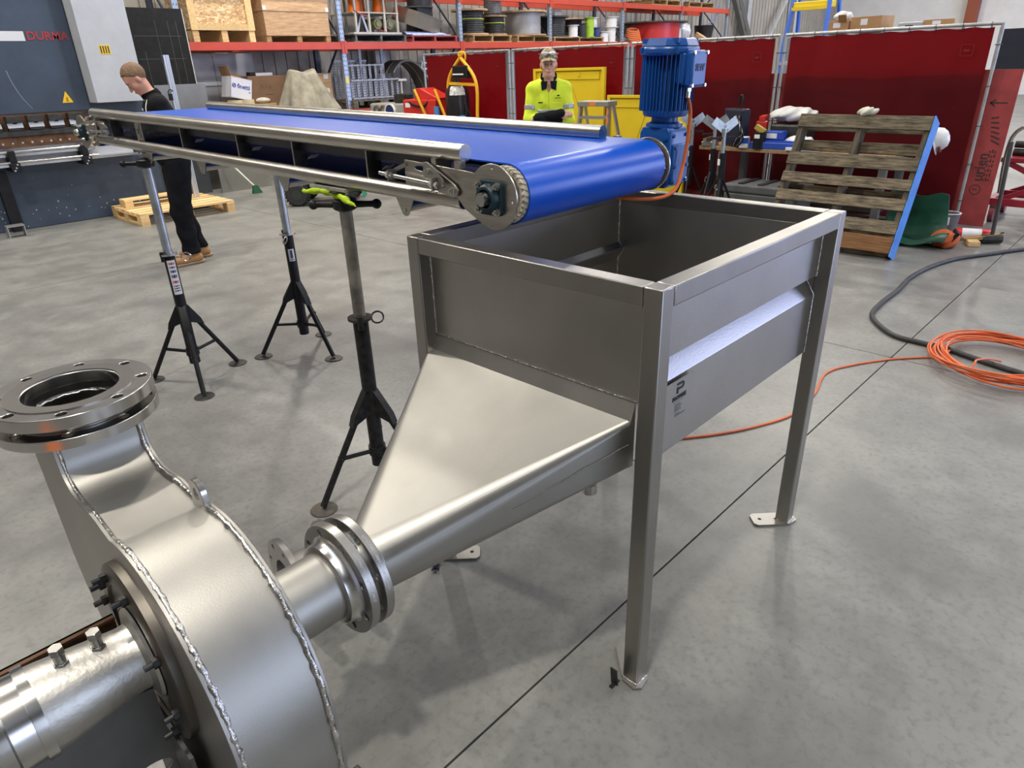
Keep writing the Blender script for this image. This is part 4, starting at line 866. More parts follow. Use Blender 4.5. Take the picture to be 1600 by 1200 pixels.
# ride-on mower half hidden under the conveyor
t = thing('ride_on_mower', 'black and green machine with knobbly tyres on the floor under the conveyor', 'mower', (3.98, 7.92, 0), (0, 0, -.75))
def wheel(t, x, y, r, w, n=22):
    q = MB(); q.lathe([(r*.45, -w/2), (r*.85, -w/2), (r, -w*.3), (r, w*.3), (r*.85, w/2), (r*.45, w/2)], (x, y, r), (0, 1, 0), 28); wl = q.build('wheel', RUBBER, t)
    q = MB()
    for k in range(n):
        for s in (-1, 1):
            a = 2*PI*(k+.25*s)/n; c, s2 = math.cos(a), math.sin(a); q.box((x+c*(r+.004), y+s*w*.2, r+s2*(r+.004)), (.018, w*.36, r*.17), Matrix.Rotation(-a, 3, 'Y'))
    q.build('tread', RUBBER, wl, smooth=0); q = MB(); q.cyl((x, y-w*.52, r), (x, y+w*.52, r), r*.42, 18); q.build('hub', mat('hub_dark', (.03, .035, .03), .5), wl)
for x, y in ((-.32, -.30), (.32, -.30), (-.32, .30), (.32, .30)): wheel(t, x, y, .155, .13)
MB().bx(-.42, .42, -.2, .2, .16, .42).build('chassis', BLACKP, t, smooth=0, bevel=.03); MB().bx(-.45, .10, -.235, .235, .40, .47).build('hood', mat('lime_green_paint', (.16, .42, .06), .45), t, smooth=0, bevel=.03)
s = MB()
for k in range(5): s.tube(bez([(.42, -.12+.05*k, .40), (.50, -.12+.05*k, .22), (.55, -.13+.055*k, .05)], 5), .009, 6)
s.build('green_hose', mat('teal_hose', (.03, .28, .16), .5), t)

# ============================================================= pallet racking along the back wall
UPR = mat('rack_upright_galv', (.32, .38, .47), .42, .55, .15, 6); ORB = mat('rack_beam_orange', (.50, .055, .022), .42, 0, .08, 4); NAVY = mat('rack_navy', (.02, .028, .05), .5)
rk = thing('pallet_rack', 'long pallet rack with orange-red beams along the back wall', 'rack', (12.3, 11.5, 0))
def rb(m, n, mt, par=None, **k): return m.build(n, mt, par or rk, world=True, **k)
UX = [3.72, 6.62, 9.55, 12.42, 15.33, 18.2, 20.95]; RYF, RYB = 11.03, 11.95; ZB = 2.14
YLW = mat('yellow_tag', (.75, .55, .08), .5)
for i, x in enumerate(UX):
    for y in (RYF, RYB):
        u = rb(MB().bx(x-.045, x+.045, y-.035, y+.035, 0, 4.3), 'upright', UPR if y == RYF else NAVY, smooth=0, bevel=.004)
        if y == RYF and i < 5:
            q = MB()
            for z in np.arange(1.0, 3.3, .075):
                for dx in (-.024, .024): q.box((x+dx, y-.0352, z), (.012, .001, .026))
            rb(q, 'slots', BLACKP, u, smooth=0)
            for z in (1.45, 2.85): rb(MB().bx(x-.03, x+.03, y-.037, y-.0355, z, z+.11), 'tag', YLW, u, smooth=0)
    for z0, z1 in ((.4, 1.3), (1.3, 2.2), (2.2, 3.1), (3.1, 4.0)):
        b = MB(); b.bar((x, RYF+.03, z0 if int(z0*10) % 2 == 0 else z1), (x, RYB-.03, z1 if int(z0*10) % 2 == 0 else z0), .03, .03); rb(b, 'brace', NAVY, smooth=0)
for i in range(len(UX)-1):
    for y in (RYF-.03, RYB+.03):
        for z in ([ZB, 3.05] if i > 1 else [1.0, ZB, 3.05]):
            b = MB(); xa, xb = UX[i]+.046, UX[i+1]-.046; b.bx(xa, xb, y-.025, y+.025, z-.12, z-.001); b.bx(xa, xb, y-.032, y+.032, z-.12, z-.075)
            bm = rb(b, 'beam', ORB, smooth=0)
            if y < 11.5:
                b = MB(); b.bx(xa-.042, xa+.01, y-.040, y-.033, z-.19, z+.02); b.bx(xb-.01, xb+.042, y-.040, y-.033, z-.19, z+.02); rb(b, 'end_connector', ORB, bm, smooth=0)
# ---- goods on the beam level
PLYW = wood_mat('plywood', lin(176, 138, 100), lin(214, 180, 140), (1.2, 8, 8)); OSB = voro_mat('chipboard', [lin(196, 158, 112), lin(222, 190, 146), lin(178, 138, 92), lin(232, 206, 166), lin(206, 170, 122)], 26, .8, (1, 1, 2.2))
t = thing('chipboard_crate', 'chipboard crate with pale pine frame on legs on the rack', 'crate', (4.45, 11.5, ZB))
MB().bx(-.50, .50, -.42, .42, .19, .95).build('chipboard_side', OSB, t, smooth=0)
for x0, x1, z0, z1 in ((-.53, -.42, .17, .97), (.42, .53, .17, .97), (-.42, .42, .17, .26), (-.42, .42, .88, .97)): MB().bx(x0, x1, -.455, -.421, z0, z1).build('frame_board', PINE, t, smooth=0)
for x in (-.47, 0, .47):
    MB().bx(x-.05, x+.05, -.44, .44, .0, .168).build('leg_beam', PINEX, t, smooth=0)
for x in (-.27, .22): MB().bx(x-.045, x+.045, .0, .09, .0, .168).build('leg_beam', PINEX, t, smooth=0)
s = MB()
for i in range(3): s.bx(-.13+i*.0, .13, -.4225, -.421, .70+i*.05, .705+i*.05)
s.bx(-.13, -.125, -.4225, -.421, .68, .82); s.bx(.125, .13, -.4225, -.421, .68, .82); s.build('stencil', mat('faint_stencil', (.10, .10, .16), .7), t, smooth=0)
t = thing('plywood_crate', 'large plain plywood crate on the rack left of the nearest upright', 'crate', (5.80, 11.5, ZB))
MB().bx(-.62, .62, -.44, .44, .10, .47).build('lower_side', PLYW, t, smooth=0); MB().bx(-.63, .63, -.45, .45, .472, .98).build('upper_side', PLYW, t, smooth=0)
for x in (-.58, 0, .58): MB().bx(x-.045, x+.045, -.43, .43, .0, .098).build('runner', MIDW, t, smooth=0)
for x in (-.6, .6): MB().bx(x-.03, x+.03, -.456, -.451, .48, .54).build('corner_clip', STK, t, smooth=0)
s = MB(); s.bx(-.02, .03, -.4515, -.450, .75, .757); s.bx(.0, .006, -.4515, -.450, .70, .75); s.ring(.03, .024, 0, .001, (.005, -.4505, .66), (0, -1, 0), 16); s.build('stencil', mat('faint_brown_stencil', (.16, .09, .06), .7), t, smooth=0)
# orange pump rack on a black pallet
pallet('black_pallet', 'black and white painted pallet carrying the orange pump rack', (7.50, 11.5, ZB), 0, 1.24, 1.0, mat('black_pallet_paint', (.03, .03, .032), .6, 0, .6, 8), .13, 5, False, runner=3, mb=mat('chalky_white_black', (.10, .10, .10), .6, 0, .9, 5))
t = thing('pump_rack', 'metal frame holding orange drums and dull green pumps on the rack', 'equipment rack', (7.50, 11.5, ZB+.131))
CRM = mat('cream_frame', (.48, .46, .40), .5, .2, .1, 6)
for x in (-.46, -.16, .20, .50):
    for y in (-.38, .38): MB().bx(x-.018, x+.018, y-.018, y+.018, .04, .66).build('post', CRM, t, smooth=0)
MB().bx(-.52, .53, -.42, .42, .66, .70).build('top_tray', LGREY, t, smooth=0); MB().bx(-.55, .56, -.42, .42, .0, .04).build('base_tray', CRM, t, smooth=0); MB().bx(-.52, .53, -.40, .40, .355, .375).build('shelf', CRM, t, smooth=0)
ORG = mat('orange_drum_paint', (.78, .17, .01), .4)
for x, y in ((-.50, -.20), (-.02, .10), (.20, -.22), (.62, -.05)):
    x = max(-.34, min(.36, x)); MB().lathe([(.0, .376), (.115, .376), (.105, .64), (.09, .655), (.0, .655)], (x, y, 0), n=24, cap0=False, cap1=False).build('drum', ORG, t)
for x in (.10, .38):
    q = MB(); q.cyl((x, -.30, .19), (x, .05, .19), .095, 22); q.cyl((x, -.33, .19), (x, -.30, .19), .06, 18); q.build('pump_body', mat('dull_green_pump', (.20, .20, .10), .45), t)
q = MB(); q.bar((-.33, -.2, .05), (-.22, -.2, .34), .06, .04); q.bar((-.10, -.2, .05), (-.2, -.2, .34), .05, .04); q.build('pump_bracket', SSD, t, smooth=0)
q = MB(); q.tube(bez([(-.5, -.4, .40), (-.35, -.42, .33), (-.2, -.42, .3)], 5), .008, 6); q.tube(bez([(.0, -.4, .12), (.1, -.42, .06), (.2, -.4, .05)], 5), .008, 6); q.build('red_hose', STKR, t)
# red pallet with stainless trough and flat bars
pallet('red_pallet', 'red painted pallet under the upturned stainless trough', (8.84, 11.5, ZB), 0, 1.24, 1.0, mat('red_pallet_paint', (.30, .05, .045), .6, 0, .4, 8), .12, 5, False, runner=3)
t = thing('sheet_bundle', 'bundle of galvanised angle lengths on the red pallet', 'metal bundle', (8.84, 11.5, ZB+.121))
for k in range(6): MB().box((-.12+.05*k, -.34+.12*k, .03+.022*(k % 3)), (.95, .09, .012), Matrix.Rotation(.06*(k-2), 3, 'Z')).build('angle_length', GALV, t, smooth=0)
MB().bx(-.5, .5, -.4, .4, 0, .022).build('base_sheet', GALV, t, smooth=0)
t = thing('steel_trough', 'stainless box trough lying tilted on the red pallet', 'trough', (8.64, 11.34, ZB+.30), (.30, .12, .35))
q = MB(); q.bx(-.48, .48, -.28, .28, -.015, .0); q.bx(-.48, .48, -.28, -.265, 0, .26); q.bx(-.48, .48, .265, .28, 0, .26); q.bx(-.48, -.465, -.265, .265, 0, .26); q.bx(.465, .48, -.265, .265, 0, .26); q.build('trough_body', SS, t, smooth=0)
q = MB(); q.bx(-.49, .49, -.30, -.28, .245, .262); q.bx(-.49, .49, .28, .30, .245, .262); q.build('trough_rim', SS, t, smooth=0)
# cable drums
DRW = wood_mat('drum_wood', lin(150, 118, 84), lin(205, 172, 132), (3, 10, 10))
def drum(x, y, z, r, rc, h, cable, label, fl=None, rot=0, band=None, group='cable drums on the rack'):
    t = thing('cable_drum', label, 'cable drum', (x, y, z), (0, 0, rot), group)
    for zz, nm in ((0, 'flange'), (h-.035, 'flange')): MB().cyl((0, 0, zz), (0, 0, zz+.035), r, 30).build(nm, fl or DRW, t, smooth=40, bevel=.004)
    pf = []; n = 10
    for k in range(n+1): zz = .036+(h-.072)*k/n; pf += [(rc-.006, zz), (rc, zz+(h-.072)/n*.5)] if k < n else [(rc-.006, zz)]
    MB().lathe(pf, (0, 0, 0), n=30).build('wound_cable', cable, t, smooth=30)
    if band: q = MB(); q.tube([((rc+.004)*math.cos(a), (rc+.004)*math.sin(a), h*.62) for a in np.linspace(PI*.9, 2*PI*1.05, 24)]+[((rc+.006)*math.cos(5.6), (rc+.006)*math.sin(5.6), h*.3)], .008, 6); q.build('tie_strap', band, t)
    return t
KB = mat('black_cable', (.016, .017, .02), .45, 0, .3, 30); KG = mat('grey_wire_rope', (.33, .33, .33), .5, .3, .15, 40); KR = mat('red_hose_wound', (.62, .03, .03), .4, 0, .15, 40); LIM = mat('lime_tape', (.55, .75, .05), .5); KW = mat('white_cable', (.72, .71, .68), .5, 0, .1, 30); KGR = mat('lime_cable', (.32, .52, .03), .5, 0, .15, 20); KBL = mat('navy_cable', (.02, .04, .16), .45)
pallet('drum_pallet', 'timber pallet on the rack under the two black cable drums', (10.48, 11.5, ZB), 0, 1.22, 1.0, MIDW, .14, 5, False, runner=3, group='drum pallets')
pallet('drum_pallet', 'timber pallet on the rack under the grey wire drum', (11.84, 11.5, ZB), 0, 1.18, 1.0, MIDW, .13, 5, False, runner=3, group='drum pallets')
drum(10.20, 11.40, ZB+.141, .40, .30, .50, KB, 'taller black cable drum with lime strap on the rack', band=LIM)
drum(10.93, 11.42, ZB+.141, .31, .25, .40, KB, 'lower black cable drum with grey spacer beside the lime-strapped drum', band=LIM)
drum(10.93, 11.42, ZB+.542, .26, .20, .36, mat('mesh_wrapped_wire', (.16, .16, .17), .5, .4, .7, 60), 'drum of dark wire stacked on the lower black drum', fl=mat('dark_board', (.05, .05, .05), .7))
drum(11.95, 11.45, ZB+.131, .55, .42, .52, KG, 'wide grey wire rope drum on the rack above the curtain')
drum(9.12, 11.80, ZB+.66, .30, .24, .55, KB, 'black cable drum standing behind the stainless trough', fl=mat('dark_board2', (.06, .055, .05), .7))
t = thing('drum_stool', 'timber packing under the black drum behind the trough', 'packing', (9.12, 11.80, ZB+.0)); MB().bx(-.2, .2, -.2, .2, .125, .655).build('packing_block', DARKST, t, smooth=0); MB().bx(-.22, .22, -.22, .22, .0, .12).build('packing_base', DARKST, t, smooth=0)
pallet('drum_pallet', 'timber pallet on the rack under the mixed cable reels', (13.55, 11.5, ZB), 0, 2.0, .95, MIDW, .11, 5, False, runner=3, group='drum pallets')
drum(12.98, 11.45, ZB+.111, .42, .34, .46, KB, 'large black cable drum right of the second white-edged upright', fl=mat('dark_board3', (.05, .05, .05), .7))
drum(13.95, 11.66, ZB+.111, .48, .30, .44, KB, 'black reel with brown lid behind the lime reel')
def reel(x, y, z, r, h, m, label, fl=None):
    t = thing('cable_reel', label, 'cable reel', (x, y, z), group='small cable reels on the rack')
    for zz in (0, h-.012): MB().cyl((0, 0, zz), (0, 0, zz+.012), r, 20).build('flange', fl or m, t)
    MB().lathe([(r*.72, .012), (r*.78, h*.3), (r*.74, h*.5), (r*.8, h*.7), (r*.72, h-.012)], (0, 0, 0), n=20).build('winding', m, t); return t
reel(13.38, 11.10, ZB+.111, .15, .26, KW, 'white cable reel in front of the large black drum')
reel(13.74, 11.12, ZB+.111, .14, .30, KB, 'black cable reel between the white and lime reels')
reel(14.06, 11.12, ZB+.111, .145, .44, KGR, 'tall lime green cable reel on the rack', KGR)
reel(14.36, 11.14, ZB+.111, .12, .22, KBL, 'navy cable reel right of the tall lime reel', KBL)
reel(14.64, 11.10, ZB+.001, .15, .24, KW, 'squat white reel right of the navy reel')
reel(14.62, 11.45, ZB+.001, .15, .58, KW, 'tall white reel behind the squat white reel')
reel(14.97, 11.12, ZB+.001, .16, .34, KW, 'white reel at the bottom of the pair by the third upright')
reel(14.97, 11.12, ZB+.342, .19, .24, KW, 'white reel stacked on top of another by the third upright')
for x, lab in ((16.75, 'timber board shelf under the orange coil and red drum'), (19.6, 'timber board shelf under the clear roll and black tub'), (14.9, 'timber board shelf under the white reels')):
    w_ = {16.75: 1.36, 19.6: 1.28, 14.9: .36}[x]; t = thing('board_shelf', lab, 'shelf board', (x, 11.5, ZB-.045)); [MB().bx(-w_, w_, -.43+.22*k, -.23+.22*k, 0, .044).build('board', MIDW, t, smooth=0) for k in range(4)]
t = thing('hose_coil', 'orange hose coil lying on the rack beside the red drum', 'hose coil', (16.15, 11.25, ZB))
for k in range(7):
    q = MB(); r = .34-.02*k; q.tube([(r*math.cos(a)*.95, r*.55*math.sin(a), .025+.045*k+.05*math.sin(a+.5)) for a in np.linspace(0, 2*PI, 28)[:-1]], .02, 6, closed=True); q.build('loop', mat('orange_hose', (.72, .19, .05), .5), t)
t = thing('cable_heap', 'heap of dark cables on the rack left of the orange coil', 'cables', (15.68, 11.2, ZB))
for k in range(8):
    q = MB(); q.tube(bez([(-.2+.02*k, -.1, .02), (-.1, .0+.02*k, .12+.03*k), (.1, .05, .10+.03*(k % 3)), (.2, -.1+.02*k, .03)], 6), .016, 6); q.build('cable', KB if k % 3 else mat('grey_cable', (.2, .2, .22), .5), t)
drum(17.55, 11.45, ZB+.001, .92, .70, .52, KR, 'wide drum of bright red hose on the rack', fl=mat('dark_wood_lid', (.07, .06, .05), .7))
t = thing('card_sign', 'white card standing in front of the red hose drum', 'card', (18.02, 10.92, ZB)); MB().box((0, 0, .17), (.14, .01, .34)).build('card', STK, t, smooth=0); MB().bx(-.05, .05, -.005, .06, 0, .01).build('card_foot', STK, t, smooth=0)
PLA = mat('clear_wrap', (.62, .63, .64), .2, 0, .25, 12, .6)
def crumple(c, r, k, amp, fq=40): return lambda p: ell(p, c, r)+amp*np.sin(p[..., 0]*fq+np.cos(p[..., 2]*fq*.7)*2)*np.cos(p[..., 1]*fq*.9+p[..., 2]*fq)
o = sdf_obj(crumple((0, 0, .26), (.30, .28, .27), .1, .02, 22), (-.4, -.4, -.02), (.4, .4, .6), .025, 'wrapped_roll', PLA); o.location = (18.75, 11.3, ZB+.012); tag(o, 'clear plastic wrapped roll on the rack right of the red drum', 'roll')
t = thing('log_slice', 'round timber end leaning on the rack near the far upright', 'timber disc', (19.45, 11.05, ZB+.005), (.55, 0, .3)); MB().cyl((0, 0, .03), (0, 0, .17), .25, 26).build('disc', DRW, t); MB().cyl((0, 0, .0), (0, 0, .03), .20, 20).build('bark_base', KB, t)
t = thing('black_tub', 'black plastic tub on the rack with a blue cord hanging over it', 'tub', (20.15, 11.35, ZB)); MB().lathe([(.24, 0), (.30, .46), (.31, .47), (.28, .47), (.23, .03)], (0, 0, 0), n=26, cap1=True).build('tub_wall', mat('black_plastic', (.02, .02, .025), .4), t, fix=True)
q = MB(); q.tube(bez([(-.25, -.3, .5), (.0, -.32, .62), (.14, -.34, .78), (.2, -.35, 1.0)], 6), .014, 6); q.build('blue_cord', mat('blue_cord', (.12, .18, .55), .5), t)
for x, lab in ((17.4, 'timber pallet on the top rack level above the red drum'), (19.3, 'timber pallet on the top rack level above the black tub')): pallet('top_pallet', lab, (x, 11.5, 3.05), 0, 1.5, 1.0, MIDW, .14, 5, False, runner=3, group='pallets on the top level')
# ---- goods on the low level (beam at z = 1.0)
LZ = 1.0
t = thing('rack_boards', 'timber decking boards of the low rack bay under the cartons', 'shelf board', (5.17, 11.45, LZ-.03)); [MB().bx(-1.38, 1.38, -.45+.155*k, -.31+.155*k, 0, .028).build('board', MIDW, t, smooth=0) for k in range(6)]
t = thing('rack_boards', 'timber decking boards of the low rack bay under the cable trays', 'shelf board', (8.08, 11.45, LZ-.03)); [MB().bx(-1.38, 1.38, -.45+.155*k, -.31+.155*k, 0, .028).build('board', MIDW, t, smooth=0) for k in range(6)]
GBD = mat('lavender_grey_board', (.36, .37, .42), .6, 0, .08, 2)
for x0, x1, lab in ((3.82, 4.52, 'left of two grey boards standing at the back of the low rack bay'), (4.53, 5.25, 'right of two grey boards standing at the back of the low rack bay')):
    t = thing('grey_board', lab, 'board', ((x0+x1)/2, 11.86, LZ)); MB().bx(-(x1-x0)/2, (x1-x0)/2, -.012, .012, 0, 1.0).build('board', GBD, t, smooth=0); MB().bx(-(x1-x0)/2, (x1-x0)/2, -.03, -.0125, .5, .56).build('white_strip', mat('bright_strip', (.6, .66, .75), .4), t, smooth=0)
# the tilted white carton with its brand print, on tape rolls
CARD = mat('brown_cardboard', lin(150, 118, 84), .8, 0, .12, 6); WCD = mat('white_carton', (.66, .66, .74), .7, 0, .05, 5)
t = thing('tape_rolls', 'pale packing tape rolls under the tilted white carton', 'tape rolls', (4.55, 11.12, LZ))
MB().bx(-.35, .55, -.16, .25, 0, .20).build('timber_base', MIDW, t, smooth=0)
for x, y in ((-.14, -.05), (.06, -.07)): MB().ring(.12, .07, .201, .275, (x, y, 0), n=22).build('tape_roll', mat('cream_tape', (.62, .52, .33), .5), t, fix=True)
MB().ball((.38, .0, .245), (.14, .11, .05), 14, 8).build('folded_cloth', mat('cream_cloth', (.55, .52, .44), .9, 0, .15, 10), t)
t = thing('printed_carton', 'tilted open white carton with blue print on the low rack level', 'carton', (4.49, 11.15, LZ+.29), (0, .22, .10))
q = MB(); w, d, h = .19, .14, .33; q.bx(-w, w, -d, d, 0, .006); q.bx(-w, w, -d, -d+.006, 0, h); q.bx(-w, w, d-.006, d, 0, h); q.bx(-w, -w+.006, -d, d, 0, h); q.bx(w-.006, w, -d, d, 0, h); q.build('carton_body', WCD, t, smooth=0)
MB().box((-w-.03, 0, h+.06), (.006, 2*d, .16), Matrix.Rotation(-.45, 3, 'Y')).build('open_flap', CARD, t, smooth=0); MB().box((0, d+.02, h+.035), (2*w, .006, .1), Matrix.Rotation(-.5, 3, 'X')).build('open_flap', CARD, t, smooth=0); MB().box((0, -d+.05, h+.004), (2*w-.02, .11, .005), Matrix.Rotation(.12, 3, 'X')).build('open_flap', CARD, t, smooth=0)
CBL = mat('carton_blue_print', (.02, .04, .28), .5); text('finetti', .098, (.038, -d-.001, .19), (1, 0, 0), (0, 0, 1), CBL, t, 'brand_print', .001, bold=.002, world=False)
q = MB(); q.lathe([(.022, 0), (.036, 0), (.036, .002), (.022, .002), (.022, 0)], (-.135, -d, .19), (0, -1, 0), 24, False, False); q.box((-.135, -d-.001, .19), (.05, .002, .016), Matrix.Rotation(-.6, 3, 'Y')); q.box((.15, -d-.001, .12), (.03, .002, .014)); q.build('brand_mark', CBL, t, smooth=0)
t = thing('long_carton', 'long brown carton with handwriting beside the dust sheet', 'carton', (5.09, 11.30, LZ))
MB().bx(-.37, .37, -.2, .2, 0, .63).build('carton_body', mat('dark_cardboard', lin(112, 84, 62), .8, 0, .12, 6), t, smooth=0, bevel=.005); q = MB()
for i, x in enumerate((-.16, -.12, -.07, -.02, .02)): q.box((x, -.2012, .46+.01*math.sin(i*3)), (.007, .001, .07), Matrix.Rotation(.3*(-1)**i, 3, 'Y'))
q.bx(-.1, .05, -.2018, -.2008, .33, .337); q.build('handwriting', ENG, t, smooth=0)
t = thing('stored_fitting', 'grey fittings lying on top of the long brown carton', 'fittings', (5.0, 11.3, LZ+.632)); MB().bx(-.16, -.06, -.07, .07, 0, .06).build('fitting', BLACKP, t, smooth=0, bevel=.01); MB().bx(-.05, .26, -.06, .08, 0, .045).build('fitting_plate', LGREY, t, smooth=0)
t = thing('plywood_offcut', 'upright plywood sheet with white labels behind the dust sheet', 'plywood', (6.12, 11.42, LZ)); MB().bx(-.42, .42, -.01, .01, 0, .64).build('sheet', PLYW, t, smooth=0)
for z in (.08, .30, .54): MB().bx(.26, .36, -.012, -.0105, z, z+.08).build('label', STK, t, smooth=0)
# dust sheet draped over something on the low level
def tarpf(p):
    x, y, z = p[..., 0], p[..., 1], p[..., 2]; f = np.clip(z/.72, 0, 1); ang = np.arctan2(y, x-.02)
    r0 = .25+.36*(1-f)**1.1; r = r0*(1+(.04+.20*(1-f))*np.sin(ang*5+1+2*np.sin(ang))+.07*(1-f)*np.sin(ang*11))
    d = (np.sqrt((x*1.0)**2+(y*1.45)**2)-r)*.75; return smax(smax(d, z-.70+.05*np.cos(x*9), .06), -z, .01)
o = sdf_obj(tarpf, (-.72, -.6, -.03), (.72, .6, .78), .022, 'dust_sheet', mat('canvas_sheet', (.33, .305, .235), .9, 0, .35, 5, .2)); o.location = (5.70, 11.0, LZ+.008); tag(o, 'cream canvas dust sheet draped over goods on the low rack', 'dust sheet')
# cable tray bundle on a pallet, low level right bay
pallet('tray_pallet', 'weathered pallet on the low rack under the cable trays', (7.32, 11.42, LZ), 0, 1.34, 1.0, OLDW, .15, 5, True)
TRG = mat('tray_galv', (.30, .31, .325), .5, .5, .25, 10)
t = thing('cable_trays', 'stack of perforated galvanised cable trays standing on a pallet', 'cable trays', (7.32, 11.42, LZ+.151))
HOLE = BLACKP
def ladder_tray(x0, x1, z0, z1, y, lean, n):
    for z in (z0+.03, z1-.02): MB().bx(x0, x1, y-.02, y+.02, z-.012, z+.012).build('tray_rail', TRG, t, smooth=0)
    for k in range(n):
        x = x0+.03+(x1-x0-.06)*k/(n-1); r = MB().bx(x-.025, x+.025, y+.021, y+.028, z0, z1).build('tray_rung', TRG, t, smooth=0)
        q = MB()
        for z in np.arange(z0+.05, z1-.04, .045): q.box((x, y+.0205, z), (.018, .001, .02))
        q.build('rung_slots', HOLE, r, smooth=0)
ladder_tray(-.62, .50, .0, .36, -.42, 0, 9); ladder_tray(-.56, .30, .0, .62, -.2, 0, 7); ladder_tray(-.66, .10, .0, .70, .05, 0, 8)
MB().bx(.46, .66, -.46, -.40, .30, .34).build('bracket_arm', CRM, t, smooth=0); MB().bx(.52, .545, -.45, -.42, .0, .30).build('bracket_post', CRM, t, smooth=0)
for x in (-.10, .42): MB().bx(x-.03, x+.03, -.05, -.02, .0, .93).build('tall_strip', TRG, t, smooth=0)
# curved grey duct pieces leaning
t = thing('duct_bend', 'curved dark grey duct section leaning on the low rack', 'duct', (8.58, 11.25, LZ))
q = MB()
def arcf(u, v): a = PI*(.02+.72*u); r = .62+.0*v; return Vector((-.42+(r)*math.cos(a)*.9, -.22+.5*v+.10*math.sin(a), .02+r*math.sin(a)*1.28))
q.sheet(arcf, 26, 3, (.03, .03, .02)); q.build('duct_skin', mat('duct_grey', (.10, .105, .105), .45, .3, .2, 5), t, smooth=60, fix=True)
for f in (0, .5): q = MB(); q.tube([arcf(k/25, f)+Vector((.0, -.008, .0)) for k in range(26)], .014, 6); q.build('duct_rib', mat('duct_rib_grey', (.17, .175, .18), .45, .3), t)
t = thing('white_shelving', 'white wire shelving behind the duct at the curtain end', 'shelving', (9.05, 11.55, LZ))
for z in (.06, .22, .37, .50, .64, .75): MB().bx(-.34, .34, -.2, .2, z, z+.03).build('shelf', STK, t, smooth=0)
for x in (-.33, .33): MB().bx(x-.012, x+.012, -.2, -.17, 0, .8).build('post', STK, t, smooth=0)
MB().bx(-.2, .1, -.15, .15, .0905, .18).build('dark_tray', BLACKP, t, smooth=0); MB().bx(-.2, .15, -.15, .15, .4005, .47).build('dark_tray', KBL, t, smooth=0)

# ============================================================= red welding curtains on pipe frames
CUR = mat('red_welding_curtain', (.17, .008, .015), .38, 0, .18, 3, .04, .06, trans=.62, tcol=(.46, .016, .032))
PIPE = mat('curtain_frame_pipe', (.46, .47, .47), .45, .7, .15, 8); TIE = mat('curtain_tie', (.03, .03, .035), .6)
CX = 7.1
labs = ['rightmost red welding curtain, behind the leaning pallet', 'red welding curtain behind the blue motor and the bench', 'red welding curtain behind the man in the hi-vis shirt', 'leftmost red welding curtain, behind the gas cylinder']
for i, (ya, yb) in enumerate(((.86, 2.93), (2.99, 5.00), (5.07, 7.20), (7.27, 9.32))):
    t = thing('welding_curtain', labs[i], 'welding curtain', (CX, (ya+yb)/2, 0), group='red welding curtains'); w = (yb-ya)/2
    for y in (-w, w): MB().cyl((0, y, .0), (0, y, 1.875), .0165, 14).build('post', PIPE, t)
    MB().cyl((0, -w, 1.87), (0, w, 1.87), .0165, 14).build('top_rail', PIPE, t)
    for y in (-w, w):
        q = MB(); q.bx(-.30, .03, y-.02, y+.02, 0, .02); q.build('foot', PIPE, t, smooth=0)
    s0 = i*1.7
    fn = lambda u, v: Vector((.010*math.sin(u*9+s0)+.008*math.sin(u*23+s0*2)*(1-v*.5)-.006, -w+.06+(2*w-.12)*u, .10+1.742*v+.006*math.sin(u*16*PI+PI)*(v > .97)))
    MB().sheet(fn, 50, 12, (.002, 0, 0)).build('curtain', CUR, t, smooth=60, fix=True)
    for k in range(9):
        y = -w+.09+(2*w-.18)*k/8; q = MB(); q.tube([(.024*math.cos(a), y, 1.852+.034*math.sin(a)) for a in np.linspace(0, 2*PI, 13)[:-1]], .0035, 5, closed=True); q.build('tie', TIE, t)
    for y in (-w, w):
        for k in range(5):
            z = .25+.36*k; q = MB(); q.tube([(.023*math.cos(a)-.001, y+.03*math.sin(a)*(1), z) for a in np.linspace(0, 2*PI, 11)[:-1]], .0035, 5, closed=True); q.build('tie', TIE, t)
    sg = 1 if i % 2 == 0 else -1
    q = MB(); q.bx(-.031, -.030, -w+.19, -w+.30, 1.60, 1.605); q.bx(-.031, -.030, -w+.19, -w+.30, 1.70, 1.705); q.bx(-.031, -.030, -w+.19, -w+.195, 1.6, 1.7); q.bx(-.031, -.030, -w+.295, -w+.30, 1.6, 1.7); q.bx(-.031, -.030, -w+.22, -w+.27, 1.64, 1.66); q.build('printed_mark', mat('faint_dark_red_print', (.16, .004, .01), .5), t, smooth=0)
